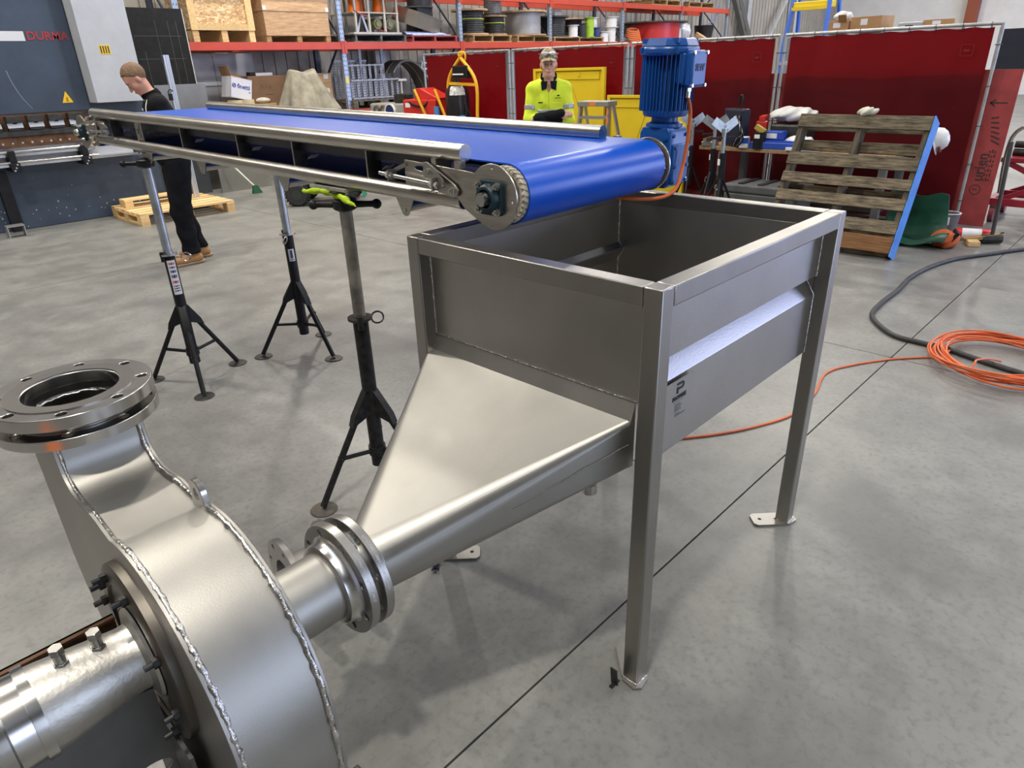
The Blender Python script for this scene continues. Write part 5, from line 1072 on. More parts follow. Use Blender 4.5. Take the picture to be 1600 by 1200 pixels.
# formply sheets standing right behind the curtain
FP = mat('red_formply', (.33, .045, .045), .6, 0, .25, 5); FPE = mat('formply_edge', (.10, .05, .04), .7)
def formply(y0, y1, x, lab, txt):
    t = thing('formply_sheet', lab, 'plywood sheet', (x, (y0+y1)/2, 0), group='formply sheets behind the curtains'); w = (y1-y0)/2
    for k in range(3): MB().bx(.02*k, .018+.02*k, -w+.005*k, w, 0, 1.475).build('sheet', FP if k == 0 else FPE, t, smooth=0)
    if txt:
        PRT = mat('black_stamp', (.05, .02, .02), .7)
        text('urien', .13, (-.001, -w+.15, .58), (0, 0, 1), (0, 1, 0), PRT, t, 'stamp', .001, bold=.002, world=False); g = MB(); g.ring(.05, .042, 0, .001, (-.0005, -w+.15, .36), (-1, 0, 0), 20); g.build('stamp_ring', PRT, t, fix=True); text('3', .06, (-.001, -w+.15, .36), (0, 0, 1), (0, 1, 0), PRT, t, 'stamp', .001, world=False)
        for r_ in range(3):
            g = MB()
            for k in range(7): g.bx(-.0015, 0, -w+.05+.022*r_, -w+.063+.022*r_, .45+.045*k, .45+.045*k+.02+.012*((k*3+r_) % 2))
            g.build('stamp_row', PRT, t, smooth=0)
        q = MB(); q.bar((-.001, -w+.06, 1.18), (-.001, -w+.2, 1.18), .002, .012); q.bar((-.001, -w+.16, 1.21), (-.001, -w+.2, 1.18), .002, .012); q.bar((-.001, -w+.16, 1.15), (-.001, -w+.2, 1.18), .002, .012)
        for k in range(6): q.bar((-.001, -w+.04+.012*k, .80+.05*k), (-.001, -w+.12+.008*k, .84+.04*k), .002, .014)
        q.build('chalk_marks', PRT, t, smooth=0)
formply(.615, 2.95, 7.145, 'red formply sheet poking out past the rightmost curtain', True)
formply(2.99, 4.95, 7.145, 'stack of formply sheets hidden behind the motor-side curtain', False)
# navy screen, cabinet with cartons and blue stepladder behind the curtain
t = thing('navy_screen', 'navy fabric screen on posts at the right edge behind the curtain', 'screen', (8.05, .35, 0))
MB().bx(-.01, .01, -.72, .70, 1.44, 1.84).build('screen_cloth', mat('navy_cloth', (.018, .022, .035), .8, 0, .2, 6), t, smooth=0)
for y in (-.72, .70): MB().cyl((0, y, 0), (0, y, 1.86), .016, 12).build('post', PIPE, t)
t = thing('storage_cabinet', 'grey cabinet behind the curtain with cartons on its top', 'cabinet', (8.25, 2.1, 0)); MB().bx(-.22, .25, -.72, .72, 0, 1.88).build('cabinet_body', LGREY, t, smooth=0, bevel=.008)
for y in (-.36, .36): MB().bx(-.235, -.221, y-.34, y+.34, .05, 1.83).build('door', LGREY, t, smooth=0)
CARDL = mat('light_cardboard', lin(176, 138, 96), .8, 0, .1, 6)
def carton(x, y, z, sx, sy, sz, rz, lab, open_=False):
    t = thing('carton', lab, 'carton', (x, y, z), (0, 0, rz), 'cartons on the cabinet'); MB().bx(-sx/2, sx/2, -sy/2, sy/2, 0, sz).build('carton_body', CARDL, t, smooth=0, bevel=.003)
    MB().bx(-sx/2-.001, -sx/2, -.02, .06, sz*.45, sz*.85).build('label', STK, t, smooth=0)
    if open_: MB().box((-sx/2-.04, -sy*.2, sz+.02), (.1, sy*.4, .004), Matrix.Rotation(.9, 3, 'Y')).build('flap', CARDL, t, smooth=0)
    return t
carton(8.15, 2.72, 1.881, .30, .22, .13, .1, 'open brown carton beside the blue stepladder top', True); carton(8.15, 2.38, 1.881, .30, .36, .16, -.15, 'long brown carton with white labels on the cabinet'); carton(8.25, 1.70, 1.881, .26, .30, .09, .2, 'flat brown carton right of the long carton on the cabinet')
t = thing('grey_tool_case', 'low grey case on the cabinet above the rightmost curtain', 'case', (8.15, 1.98, 1.881)); MB().bx(-.12, .12, -.16, .08, 0, .075).build('case_body', LGREY, t, smooth=0, bevel=.01); MB().bx(-.125, -.12, -.08, .0, .03, .045).build('latch', DARKST, t, smooth=0)
o = sdf_obj(crumple((0, 0, .045), (.09, .10, .055), .1, .008, 50), (-.13, -.14, -.02), (.13, .14, .13), .012, 'white_rag', mat('white_rag', (.7, .7, .68), .9)); o.location = (8.15, 2.72, 2.018); tag(o, 'white rag sticking out of the open brown carton', 'rag')
BLF = mat('blue_fibreglass', (.03, .14, .62), .4); YLP = mat('yellow_step', (.85, .62, .02), .45)
t = thing('platform_ladder', 'tall blue fibreglass stepladder with a yellow step behind the curtain', 'ladder', (8.62, 3.3, 0))
for sy in (-1, 1):
    MB().bar((-.42, sy*.34, 0), (.02, sy*.21, 2.75), .03, .075).build('front_rail', BLF, t, smooth=0); MB().bar((.62, sy*.34, 0), (.12, sy*.24, 2.7), .03, .05).build('rear_rail', BLF, t, smooth=0)
for k in range(7):
    z = .3+.317*k; f = z/2.75; MB().bx(-.42+.44*f-.04, -.42+.44*f+.08, -.33+.13*f, .33-.13*f, z-.02, z+.02).build('step', YLP if k == 6 else LGREY, t, smooth=0)
q = MB(); q.bx(-.08, .16, -.235, .235, 2.205, 2.28); q.build('yellow_step', YLP, t, smooth=0, bevel=.01)
MB().bx(.02, .15, -.25, .25, 2.70, 2.76).build('top_cap', YLP, t, smooth=0)
# yellow machine guards standing in front of the curtain
YG = mat('yellow_guard_paint', (.70, .50, .012), .42, 0, .06, 3)
def guard(x, y0, y1, z1, lab):
    t = thing('yellow_guard', lab, 'machine guard', (x, (y0+y1)/2, 0), group='yellow guards by the curtain'); w = (y1-y0)/2
    MB().bx(0, .012, -w, w, .02, z1).build('panel', YG, t, smooth=0)
    for a in ((-w, -w+.05, 0, z1), (w-.05, w, 0, z1)): MB().bx(-.03, -.0005, a[0], a[1], a[2], a[3]).build('frame', YG, t, smooth=0, bevel=.004)
    for z in (.0, z1*.38, z1-.035): MB().bx(-.03, -.0005, -w+.051, w-.051, z, z+.035).build('frame', YG, t, smooth=0, bevel=.004)
    MB().bx(-.012, -.0005, -w+.10, w-.10, z1-.15, z1-.05).build('top_fold', YG, t, smooth=0, bevel=.004); MB().bx(-.022, -.0125, -.02-w*.3, .02-w*.3, z1-.11, z1-.065).build('latch', YG, t, smooth=0)
    q = MB(); q.bar((-.002, -.05, z1-.2), (-.002, -.35*w-.15, z1*.42), .003, .006); q.bar((-.002, .0, z1-.2), (-.002, .35*w, z1*.42), .003, .006); q.build('crease', mat('dark_yellow_crease', (.42, .29, .01), .5), t, smooth=0)
    return t
guard(6.90, 5.275, 6.57, 1.60, 'taller yellow sheet guard behind the man in the hi-vis shirt'); guard(6.70, 3.86, 5.075, 1.262, 'shorter yellow sheet guard beside the blue motor')
t = thing('step_ladder', 'grey aluminium stepladder in front of the shorter yellow guard', 'ladder', (5.5, 4.38, 0), (0, 0, .1))
AL = mat('dull_aluminium', (.42, .42, .40), .42, .8, .1, 6); OST = mat('orange_sticker', (.75, .2, .03), .5)
for sy in (-1, 1):
    MB().bar((-.16, sy*.235, 0), (.0, sy*.185, 1.23), .022, .07).build('front_rail', AL, t, smooth=0); MB().bar((.52, sy*.235, 0), (.09, sy*.19, 1.2), .02, .04).build('rear_rail', AL, t, smooth=0)
for k in range(4): f = (.27*(k+1))/1.23; MB().bx(-.16+.16*f-.03, -.16+.16*f+.07, -.225+.045*f, .225-.045*f, .27*(k+1)-.015, .27*(k+1)+.015).build('step', AL, t, smooth=0)
cp = MB().bx(-.06, .15, -.205, .205, 1.20, 1.255).build('top_cap', AL, t, smooth=0, bevel=.006); MB().bx(-.062, -.0605, -.04, .05, 1.21, 1.245).build('sticker', OST, cp, smooth=0)
MB().bx(-.072, -.070, -.222, -.196, 1.02, 1.09).build('sticker', OST, t, smooth=0); MB().bx(-.068, -.066, -.218, -.192, 1.12, 1.17).build('sticker', OST, t, smooth=0)
# gas cylinder on a yellow trolley
t = thing('gas_trolley', 'yellow tubular trolley frame behind the conveyor carrying the black cylinder', 'trolley', (6.5, 7.85, 0)); YT = mat('trolley_yellow', (.80, .42, .015), .4)
for yy in (-.42, .20): MB().tube(bez([(.0, yy, .05), (.0, yy-.02, .9), (.0, yy-.02, 1.46), (.0, -.12 if yy < 0 else -.13, 1.80), (.0, -.16, 1.86)], 6), .026, 10).build('frame_tube', YT, t)
MB().bar((0, -.43, 1.41), (0, .16, 1.43), .03, .04).build('cross_bar', YT, t, smooth=0); MB().bx(-.1, .45, -.46, .30, .03, .06).build('base_plate', YT, t, smooth=0)
for y in (-.5, .34): q = MB(); q.cyl((.1, y-.03, .13), (.1, y+.03, .13), .13, 24); q.build('wheel', RUBBER, t)
q = MB(); q.tube([(.02, -.16+.06*math.cos(a), 1.80+.07*math.sin(a)) for a in np.linspace(0, 2*PI, 15)[:-1]], .013, 8, closed=True); q.build('lifting_eye', YT, t)
for p0, p1 in (((-.35, .62, 1.36), (-.28, .36, .80)), ((-.35, .12, 1.36), (-.28, -.1, .80))): MB().tube([p0, p1, (p1[0]+.3, p1[1]-.02, .10)], .022, 10).build('push_handle', YT, t)
q = MB(); q.bx(-.06, .06, -.30, .02, 1.50, 1.68); q.build('tool_bag', BLACKP, t, smooth=0, bevel=.02); MB().bx(-.065, -.061, -.24, .0, 1.55, 1.57).build('bag_strip', STK, t, smooth=0)
q = MB()
for k in range(4): q.tube(bez([(-.05, -.35+.02*k, .98), (-.1, -.30, 1.08+.02*k), (-.06, -.22, 1.02), (-.05, -.27+.02*k, .9)], 5), .014, 6)
q.build('hose_knot', BLACKP, t)
t = thing('gas_cylinder', 'black gas cylinder with white label standing on the yellow trolley', 'gas cylinder', (6.62, 7.98, .061))
MB().lathe([(.17, 0), (.19, .03), (.19, 1.20), (.17, 1.29), (.11, 1.36), (.06, 1.39), (.05, 1.45)], (0, 0, 0), n=30).build('cylinder_shell', mat('cylinder_black', (.012, .013, .015), .3), t)
q = MB(); q.cyl((0, 0, 1.43), (0, 0, 1.53), .03, 12); q.cyl((-.06, 0, 1.49), (.03, 0, 1.49), .015, 8); q.build('valve', DARKST, t); q = MB(); q.cyl((0, 0, 1.53), (0, 0, 1.555), .045, 14); q.build('hand_wheel', BOLT, t)
vs = []
for zz, r in ((1.20, .1915), (1.285, .174), (1.33, .142)):
    for k in range(8): a = 3.3+1.4*k/7; vs.append((r*math.cos(a), r*math.sin(a), zz))
q = MB(); q.add(vs, [(r*8+k, r*8+k+1, r*8+9+k, r*8+8+k) for r in (0, 1) for k in range(7)]); q.build('label', mat('stained_label', (.6, .6, .58), .6, 0, .6, 25), t)
for y, z in ((.30, 1.10), (-.30, .98)):
    tt2 = thing('rod_tube', 'blue welding rod tube %s of the black cylinder' % ('left' if y > 0 else 'right'), 'rod tube', (6.36, 7.90+y, .0)); MB().cyl((0, 0, .062), (0, 0, z), .045, 16).build('tube_shell', mat('blue_tube', (.06, .25, .55), .4), tt2); MB().cyl((0, 0, .02), (0, 0, .062), .05, 16).build('tube_foot', KBL, tt2)
# welders left of the cylinder
t = thing('red_welder', 'red box welder with a black grip behind the belt', 'welder', (6.62, 8.72, .0), (0, 0, .25)); RDP = mat('welder_red', (.58, .03, .02), .4)
MB().bx(-.25, .25, -.33, .33, .55, 1.20).build('case', RDP, t, smooth=0, bevel=.02); q = MB(); q.add([(-.2, -.34, 1.2), (.2, -.34, 1.2), (.2, .12, 1.2), (-.2, .12, 1.2), (-.2, -.34, 1.22), (.2, -.34, 1.22), (.2, .0, 1.37), (-.2, .0, 1.37), (.2, .1, 1.36), (-.2, .1, 1.36)], [(3, 2, 1, 0), (4, 5, 6, 7), (7, 6, 8, 9), (0, 1, 5, 4), (9, 8, 2, 3), (0, 4, 7, 9, 3), (1, 2, 8, 6, 5)]); q.build('lifted_lid', RDP, t, smooth=20, bevel=.01)
MB().bx(-.28, .28, -.36, .36, .10, .549).build('cart', BLACKP, t, smooth=0); MB().bx(-.254, -.251, .18, .28, 1.08, 1.15).build('label', STK, t, smooth=0)
for x in (-.2, .2):
    for y in (-.36, .36): q = MB(); q.cyl((x, y-.02, .08), (x, y+.02, .08), .08, 18); q.build('wheel', RUBBER, t)
q = MB(); q.tube(bez([(-.2, .30, 1.2), (-.27, .1, 1.12), (-.27, -.1, 1.1), (-.22, -.2, 1.2)], 6), .018, 8); q.build('cable', BLACKP, t)
t = thing('chrome_machine', 'grey machine with two round gauges and a blue disc behind the belt', 'machine', (6.75, 9.85, 0), (0, 0, .1))
MB().bx(-.2, .2, -.45, .40, .1, 1.12).build('case', mat('grey_machine_case', (.33, .33, .30), .5), t, smooth=0, bevel=.03); MB().bx(-.22, .22, -.48, .43, 0, .099).build('plinth', BLACKP, t, smooth=0)
for y in (.2, .03): q = MB(); q.ring(.075, .05, 0, .03, (-.201, y, 1.02), (-1, 0, 0), 20); q.build('gauge_ring', SSB, t, fix=True)
q = MB(); q.ring(.13, .11, 0, .04, (-.201, -.15, .99), (-1, 0, 0), 24); q.build('disc_ring', STK, t, fix=True); q = MB(); q.cyl((-.201, -.15, .99), (-.22, -.15, .99), .108, 24); q.build('blue_disc', KBL, t)
MB().bx(-.12, .12, -.42, -.16, 1.1205, 1.27).build('top_unit', DARKST, t, smooth=0, bevel=.02)
# ---- V-head pipe stands by the curtain
def vstand(x, y, h, rot, lab):
    t = thing('v_head_stand', lab, 'stand', (x, y, 0), (0, 0, rot), 'V-head stands by the curtain')
    MB().cyl((0, 0, .30), (0, 0, h-.30), .03, 14).build('sleeve', BLACKP, t); MB().cyl((0, 0, h-.3), (0, 0, h-.06), .022, 12).build('screw_tube', GALV, t)
    MB().bar((-.13, 0, h-.15), (.13, 0, h-.15), .022, .022).build('t_handle', BLACKP, t)
    for sx in (-1, 1): MB().bar((0, 0, h-.07), (sx*.125, 0, h+.02), .085, .010, (0, 1, 0)).build('v_plate', GALV, t, smooth=0)
    MB().cyl((0, 0, h-.10), (0, 0, h-.062), .035, 12).build('head', GALV, t)
    for k in range(3):
        a = 2*PI*k/3; l = MB().tube([(.03*math.cos(a), .03*math.sin(a), .5), (.26*math.cos(a), .26*math.sin(a), .015)], .014, 8).build('leg', BLACKP, t); MB().cyl((.26*math.cos(a), .26*math.sin(a), 0), (.26*math.cos(a), .26*math.sin(a), .008), .045, 14).build('foot', DARKST, l)
    MB().bx(-.036, -.030, -.022, .022, h-.42, h-.36).build('sticker', STK, t, smooth=0); q = MB(); q.tube([(-.05+.02*math.cos(a), -.03, .42+.03*math.sin(a)) for a in np.linspace(0, 2*PI, 10)[:-1]], .004, 5, closed=True); q.build('pin_ring', BOLT, t)
vstand(6.20, 3.50, 1.05, -.7, 'leftmost V-head pipe stand, nearest the blue motor'); vstand(6.02, 3.12, 1.05, -.95, 'middle V-head pipe stand left of the bench'); vstand(5.62, 2.80, 1.06, -.6, 'V-head pipe stand right against the bench end')
# ---- bench
t = thing('work_bench', 'timber-topped bench against the curtain behind the leaning pallet', 'bench', (6.62, 2.15, 0))
MB().bx(-.33, .33, -.80, 1.30, .70, .74).build('bench_top', wood_mat('bench_wood', lin(128, 100, 70), lin(176, 145, 108)), t, smooth=0, bevel=.004)
for x in (-.28, .28):
    for y in (-.72, 1.02): MB().bx(x-.035, x+.035, y-.035, y+.035, 0, .699).build('leg', mat('bench_leg_grey', (.16, .16, .16), .5), t, smooth=0)
MB().bx(-.30, .30, -.75, 1.05, .18, .20).build('lower_shelf', DARKST, t, smooth=0)
BT = .741
t = thing('navy_case', 'upright navy welding case with loose leads on the bench', 'case', (6.42, 3.08, BT), (0, 0, -.5)); MB().bx(-.06, .06, -.17, .17, 0, .40).build('case', mat('navy_plastic', (.012, .016, .04), .4), t, smooth=0, bevel=.02)
for k in range(6):
    q = MB(); q.tube(bez([(-.07, -.16+.02*k, .33), (-.12, -.22-.02*k, .25-.02*k), (-.10, -.30+.03*k, .10), (-.08, -.18+.02*k, .02)], 6), .007, 6); q.build('lead', BOLT if k in (1, 4) else BLACKP, t)
q = MB(); q.tube([(-.02, -.08+.04*math.cos(a), .42+.12*math.sin(a)) for a in np.linspace(0, PI, 10)], .012, 7); q.build('handle', BLACKP, t)
def bit(name, cat, lab, x, y, sx, sy, sz, mt, rz=0, z=BT, parts=()):
    t = thing(name, lab, cat, (x, y, z), (0, 0, rz)); MB().bx(-sx/2, sx/2, -sy/2, sy/2, 0, sz).build('body', mt, t, smooth=0, bevel=min(sx, sy, sz)*.12)
    for n, a, m2 in parts: MB().bx(*a).build(n, m2, t, smooth=0)
    return t
BTB = mat('tool_blue_plastic', (.02, .07, .42), .4)
bit('tool_tray', 'tool box', 'long blue plastic tool tray at the front of the bench', 6.42, 2.58, .25, .52, .07, BTB, .05, parts=(('lid', (-.1, .1, -.2, .2, .0705, .085), BTB),))
bit('parts_box', 'box', 'blue parts box with white label on the tool tray', 6.45, 2.62, .16, .20, .09, BTB, .1, z=BT+.0865, parts=(('label', (-.083, -.0805, -.04, .07, .02, .07), STK),))
bit('spray_can_box', 'box', 'small blue and white box beside the navy case', 6.30, 2.90, .08, .10, .12, STK, .2, parts=(('band', (-.042, -.0405, -.05, .05, .05, .11), BTB),))
t = thing('black_can', 'black can with white label on the bench front', 'can', (6.32, 2.74, BT)); MB().cyl((0, 0, 0), (0, 0, .17), .065, 20).build('can_body', BLACKP, t); MB().bx(-.068, -.064, -.03, .03, .11, .15).build('label', STK, t, smooth=0); MB().box((0, 0, .20), (.05, .12, .05), Matrix.Rotation(.5, 3, 'X')).build('glove', mat('yellow_black_tool', (.4, .3, .05), .6), t, smooth=0)
bit('metal_vice', 'vice', 'grey steel pipe offcuts at the bench end by the V-head stands', 6.36, 3.35, .16, .16, .05, SSD, .2, parts=(('pipe', (-.15, .12, .0, .04, .0505, .09), SSD),))
bit('paper_pad', 'paper pad', 'white paper pad lying on the bench beside the pallet', 6.38, 2.25, .2, .35, .03, STK, .1)
bit('red_tool', 'power tool', 'red power tool body behind the navy case', 6.60, 2.86, .12, .12, .26, RDP, .3, parts=(('grip', (-.05, .25, -.03, .03, .2605, .31), RDP),))
bit('storage_crate', 'crate', 'dark storage crate at the back of the bench under the white bag', 6.72, 2.55, .28, .42, .24, DARKST, .0)
o = sdf_obj(crumple((0, 0, .07), (.16, .25, .075), .1, .012, 30), (-.2, -.3, -.02), (.2, .3, .18), .014, 'white_bag', mat('white_plastic_bag', (.68, .68, .66), .5, 0, .1, 10)); o.location = (6.70, 2.56, BT+.262); tag(o, 'crumpled white plastic bag on the dark crate', 'bag')
o = sdf_obj(crumple((0, 0, .05), (.11, .15, .055), .1, .012, 35), (-.15, -.2, -.02), (.15, .2, .14), .012, 'white_cloth', mat('white_cloth', (.72, .72, .74), .8)); o.location = (6.50, 2.36, BT+.02); tag(o, 'crumpled white cloth on the bench behind the pallet corner', 'cloth')
t = thing('grey_toolbox', 'large grey ribbed plastic toolbox on the floor before the bench', 'toolbox', (6.08, 2.47, 0)); GTB = mat('toolbox_grey', (.10, .105, .11), .5)
MB().bx(-.22, .22, -.40, .40, .0, .33).build('box_body', GTB, t, smooth=0, bevel=.02); MB().bx(-.23, .23, -.41, .41, .331, .42).build('lid', GTB, t, smooth=0, bevel=.02)
for y in (-.22, .0, .22): MB().bx(-.2, .2, y-.03, y+.03, .4205, .432).build('lid_rib', DARKST, t, smooth=0)
t = thing('black_cable_coil', 'black cable coil with orange tie on the floor left of the toolbox', 'cable coil', (5.30, 3.20, 0), (0, 0, .5))
for k in range(6): q = MB(); r = .22-.012*k; q.tube([(r*math.cos(a), r*.9*math.sin(a), .015+.022*k+.02*math.sin(a*2)) for a in np.linspace(0, 2*PI, 26)[:-1]], .011, 6, closed=True); q.build('loop', KB, t)
q = MB()
for k in range(3): q.tube([(.21+.05*math.cos(a), .03*k-.03, .07+.075*math.sin(a)) for a in np.linspace(0, 2*PI, 12)[:-1]], .01, 6, closed=True)
q.build('orange_tie', ORC, t)
# ---- old pallet leaning on the bench
th = math.atan2(.52, 1.1); Rm = Matrix(((0, -1, 0), (math.sin(th), 0, math.cos(th)), (-math.cos(th), 0, math.sin(th)))).transposed()
t = thing('leaning_pallet', 'weathered grey timber pallet with blue painted side leaning on the bench', 'pallet', (5.26, 1.4975, .012), tuple(Rm.to_euler()))
BLP = mat('blue_pallet_paint', (.06, .25, .72), .5, 0, .15, 8); HW = .572; ZT = .065
OLDX = wood_mat('weathered_grey_wood_long', lin(46, 40, 32), lin(138, 124, 100), (1.6, 12, 12), .85); BRW = wood_mat('brown_plank', lin(96, 60, 28), lin(150, 104, 58), (1.2, 12, 12))
for i, (a, b, m2) in enumerate(((1.10, 1.222, OLDX), (.745, .862, OLDX), (.575, .672, OLDX), (.40, .502, OLDX), (.195, .305, OLDX), (.025, .168, BRW))):
    MB().bx(-HW, HW-.004, a, b, ZT-.002, ZT+.018).build('front_board', m2, t, smooth=0, bevel=.002)
for a, b in ((.93, 1.03), (.50, .60), (.20, .30), (.02, .12), (1.12, 1.22)): MB().bx(-HW, HW-.004, a, b, -.09, -.07).build('back_board', OLDX, t, smooth=0)
OLDY = wood_mat('weathered_grey_wood_up', lin(46, 40, 32), lin(118, 106, 86), (14, 1.2, 14), .85)
for x0, x1 in ((-HW+.005, -HW+.045), (-.03, .01), (HW-.05, HW-.010)): MB().bx(x0, x1, .02, 1.22, -.069, ZT-.0025).build('stringer', OLDY, t, smooth=0)
q = MB(); n = 30; pr_ = [(.02, -.069), (.02, ZT+.018)]; 
q.plate([(.0, -.09), (1.225, -.09), (1.225, .085)]+[(1.225-1.225*k/n, .085-.006*(k % 3 == 0)) for k in range(1, n)]+[(0, .085)], .010, (HW-.009+.0095, 0, 0), (0, 1, 0), (0, 0, 1)); q.build('blue_side', BLP, t, smooth=0)
def at_pallet(x, s, n): return Matrix.Translation((5.26, 1.4975, .012)) @ (Rm.to_4x4()) @ Vector((x, s, n))
o = sdf_obj(crumple((0, 0, .0), (.05, .085, .035), .1, .012, 60), (-.1, -.13, -.06), (.1, .13, .07), .009, 'work_glove', mat('dirty_white_glove', (.62, .60, .50), .9)); p = at_pallet(.02, 1.222, .06); o.location = (p.x, p.y, p.z+.035); tag(o, 'crumpled off-white glove on the leaning pallet top edge', 'glove')
t = thing('hard_hat', 'white hard hat hanging behind the blue pallet edge', 'hard hat', (6.02, .96, .93), (1.2, .3, .1)); q = MB(); q.lathe([(.10, 0), (.098, .045), (.08, .085), (.042, .11), (.0, .116)], (0, 0, 0), n=28, cap0=False, cap1=False); q.lathe([(.10, 0), (.132, -.012), (.13, -.016), (.096, -.004)], (0, 0, 0), n=28, cap0=False, cap1=False); q.build('shell', mat('white_hat', (.75, .75, .74), .35), t, fix=True)
q = MB(); q.tube([(.107*math.cos(a), .107*math.sin(a), .02) for a in np.linspace(-2.2, 1.2, 16)], .014, 7); q.build('ear_band', mat('red_black_band', (.20, .03, .03), .5), t); q = MB(); q.ball((.115, -.03, .0), (.03, .026, .026)); q.build('ear_cup', BLACKP, t)
# ---- things on the floor at the right
GRN = mat('green_tarp', (.010, .075, .045), .42, 0, .2, 6, .08)
t = thing('green_bag', 'dark green plastic bag folded on the floor beside the pallet', 'bag', (6.12, .98, 0))
fn = lambda u, v: Vector((.12-.10*v+.05*math.sin(u*5)*(1-v)+.16*(1-v)**2*-1, .28-.56*u+.10*v*(u-.3), .01+.43*v-.0*u+.02*math.sin(u*9)))
MB().sheet(fn, 16, 10, (.012, .0, .0)).build('back_fold', GRN, t, smooth=60, fix=True)
fn2 = lambda u, v: Vector((-.02-.28*v, .30-.62*u, .012+.14*math.sin(v*PI*.8)*(.6+.4*math.sin(u*7+1))))
MB().sheet(fn2, 16, 10, (0, 0, -.008)).build('front_fold', GRN, t, smooth=60, fix=True)
t = thing('orange_pouch', 'orange and black canvas pouch lying on the floor by the bag', 'pouch', (6.02, .70, 0), (0, 0, .3)); o = sdf_obj(crumple((0, 0, .075), (.12, .11, .08), .1, .014, 35), (-.17, -.16, -.01), (.17, .16, .18), .012, 'pouch_body', mat('orange_canvas', (.50, .10, .025), .8, 0, .3, 12), t); MB().box((.0, -.06, .11), (.2, .03, .1), Matrix.Rotation(.6, 3, 'X')).build('black_strap', BLACKP, t, smooth=0)
t = thing('fire_extinguisher', 'red and white fire extinguisher lying on the floor', 'fire extinguisher', (6.45, .56, .056), (0, 0, -1.25)); q = MB(); q.lathe([(.03, -.17), (.055, -.15), (.055, .12), (.035, .155), (.018, .165)], (0, 0, 0), (1, 0, 0), 22); q.build('cylinder_shell', mat('extinguisher_red', (.62, .02, .03), .3), t)
q = MB(); q.lathe([(.0558, -.10), (.0558, .06)], (0, 0, 0), (1, 0, 0), 22, False, False); q.build('label', STK, t); q = MB(); q.cyl((.16, 0, 0), (.20, 0, 0), .02, 10); q.bar((.18, 0, .01), (.24, 0, .035), .015, .01); q.build('valve', BLACKP, t)
t = thing('paint_bucket', 'white rimmed bucket standing at the curtain foot', 'bucket', (6.63, .83, 0)); q = MB(); q.lathe([(.075, 0), (.095, .19), (.10, .19), (.10, .20), (.09, .20), (.072, .01)], (0, 0, 0), n=26, cap1=True); q.build('bucket_wall', mat('grey_bucket', (.16, .16, .17), .5), t, fix=True); q = MB(); q.ring(.101, .085, .20, .205, (0, 0, 0), n=26); q.build('white_rim', STK, t, fix=True); MB().bx(-.099, -.088, -.03, .06, .10, .175).build('label', STK, t, smooth=0)
t = thing('timber_offcut', 'short timber offcut resting across another by the hammer', 'offcut', (6.36, .47, .0), (0, .12, 2.3)); MB().bx(-.16, .16, -.035, .035, .045, .075).build('batten', MIDW, t, smooth=0)
t = thing('timber_block', 'pale split timber block lying under the other offcut', 'offcut', (6.25, .52, .0), (0, 0, .4)); MB().bx(-.09, .09, -.05, .05, .0, .05).build('block', PINEX, t, smooth=0, bevel=.008)
t = thing('sledge_hammer', 'sledge hammer standing on its head with the dark handle upright', 'hammer', (6.40, .40, 0)); q = MB(); q.cyl((-.045, .075, .045), (.045, -.075, .045), .042, 8); q.build('head', DARKST, t, smooth=0, bevel=.006); q = MB(); q.tube([(0, 0, .05), (.02, .02, .45), (.04, .05, .90)], [.018, .017, .019], 12); q.build('handle', mat('dark_handle', (.05, .045, .04), .5), t)
t = thing('lift_trolley', 'red scissor lift trolley with bent handle at the right edge', 'trolley', (7.75, .18, 0)); RT2 = mat('trolley_red', (.34, .02, .035), .4, 0, .1, 5)
MB().bx(-.3, .35, -.42, .48, .60, .65).build('deck', RT2, t, smooth=0, bevel=.01)
for x in (-.27, .32): MB().bx(x-.025, x+.025, -.5, .50, .17, .24).build('base_rail', RT2, t, smooth=0); MB().bar((x, -.40, .22), (x, .42, .60), .02, .05).build('scissor_arm', RT2, t, smooth=0); MB().bar((x+.03, .42, .22), (x+.03, -.40, .60), .02, .05).build('scissor_arm', RT2, t, smooth=0)
for y in (-.5, .5): MB().bx(-.25, .30, y-.03, y+.03, .17, .22).build('cross_rail', RT2, t, smooth=0)
for x in (-.27, .32):
    for y in (-.40, .44): q = MB(); q.cyl((x, y-.022, .075), (x, y+.022, .075), .075, 22); w_ = q.build('wheel', mat('maroon_wheel', (.20, .03, .04), .5), t); MB().bx(x-.03, x+.03, y-.03, y+.03, .10, .17).build('caster_fork', BOLT, t, smooth=0)
MB().tube(bez([(-.30, .42, .30), (-.34, .44, .70), (-.36, .40, .90), (-.36, .25, .97), (-.36, -.1, .97)], 7), .018, 10).build('push_handle', SSB, t)
for z in (.685, .76): MB().cyl((-.1, -.3, z), (-.1, .42, z), .035, 14).build('steel_roll', DARKST, t)

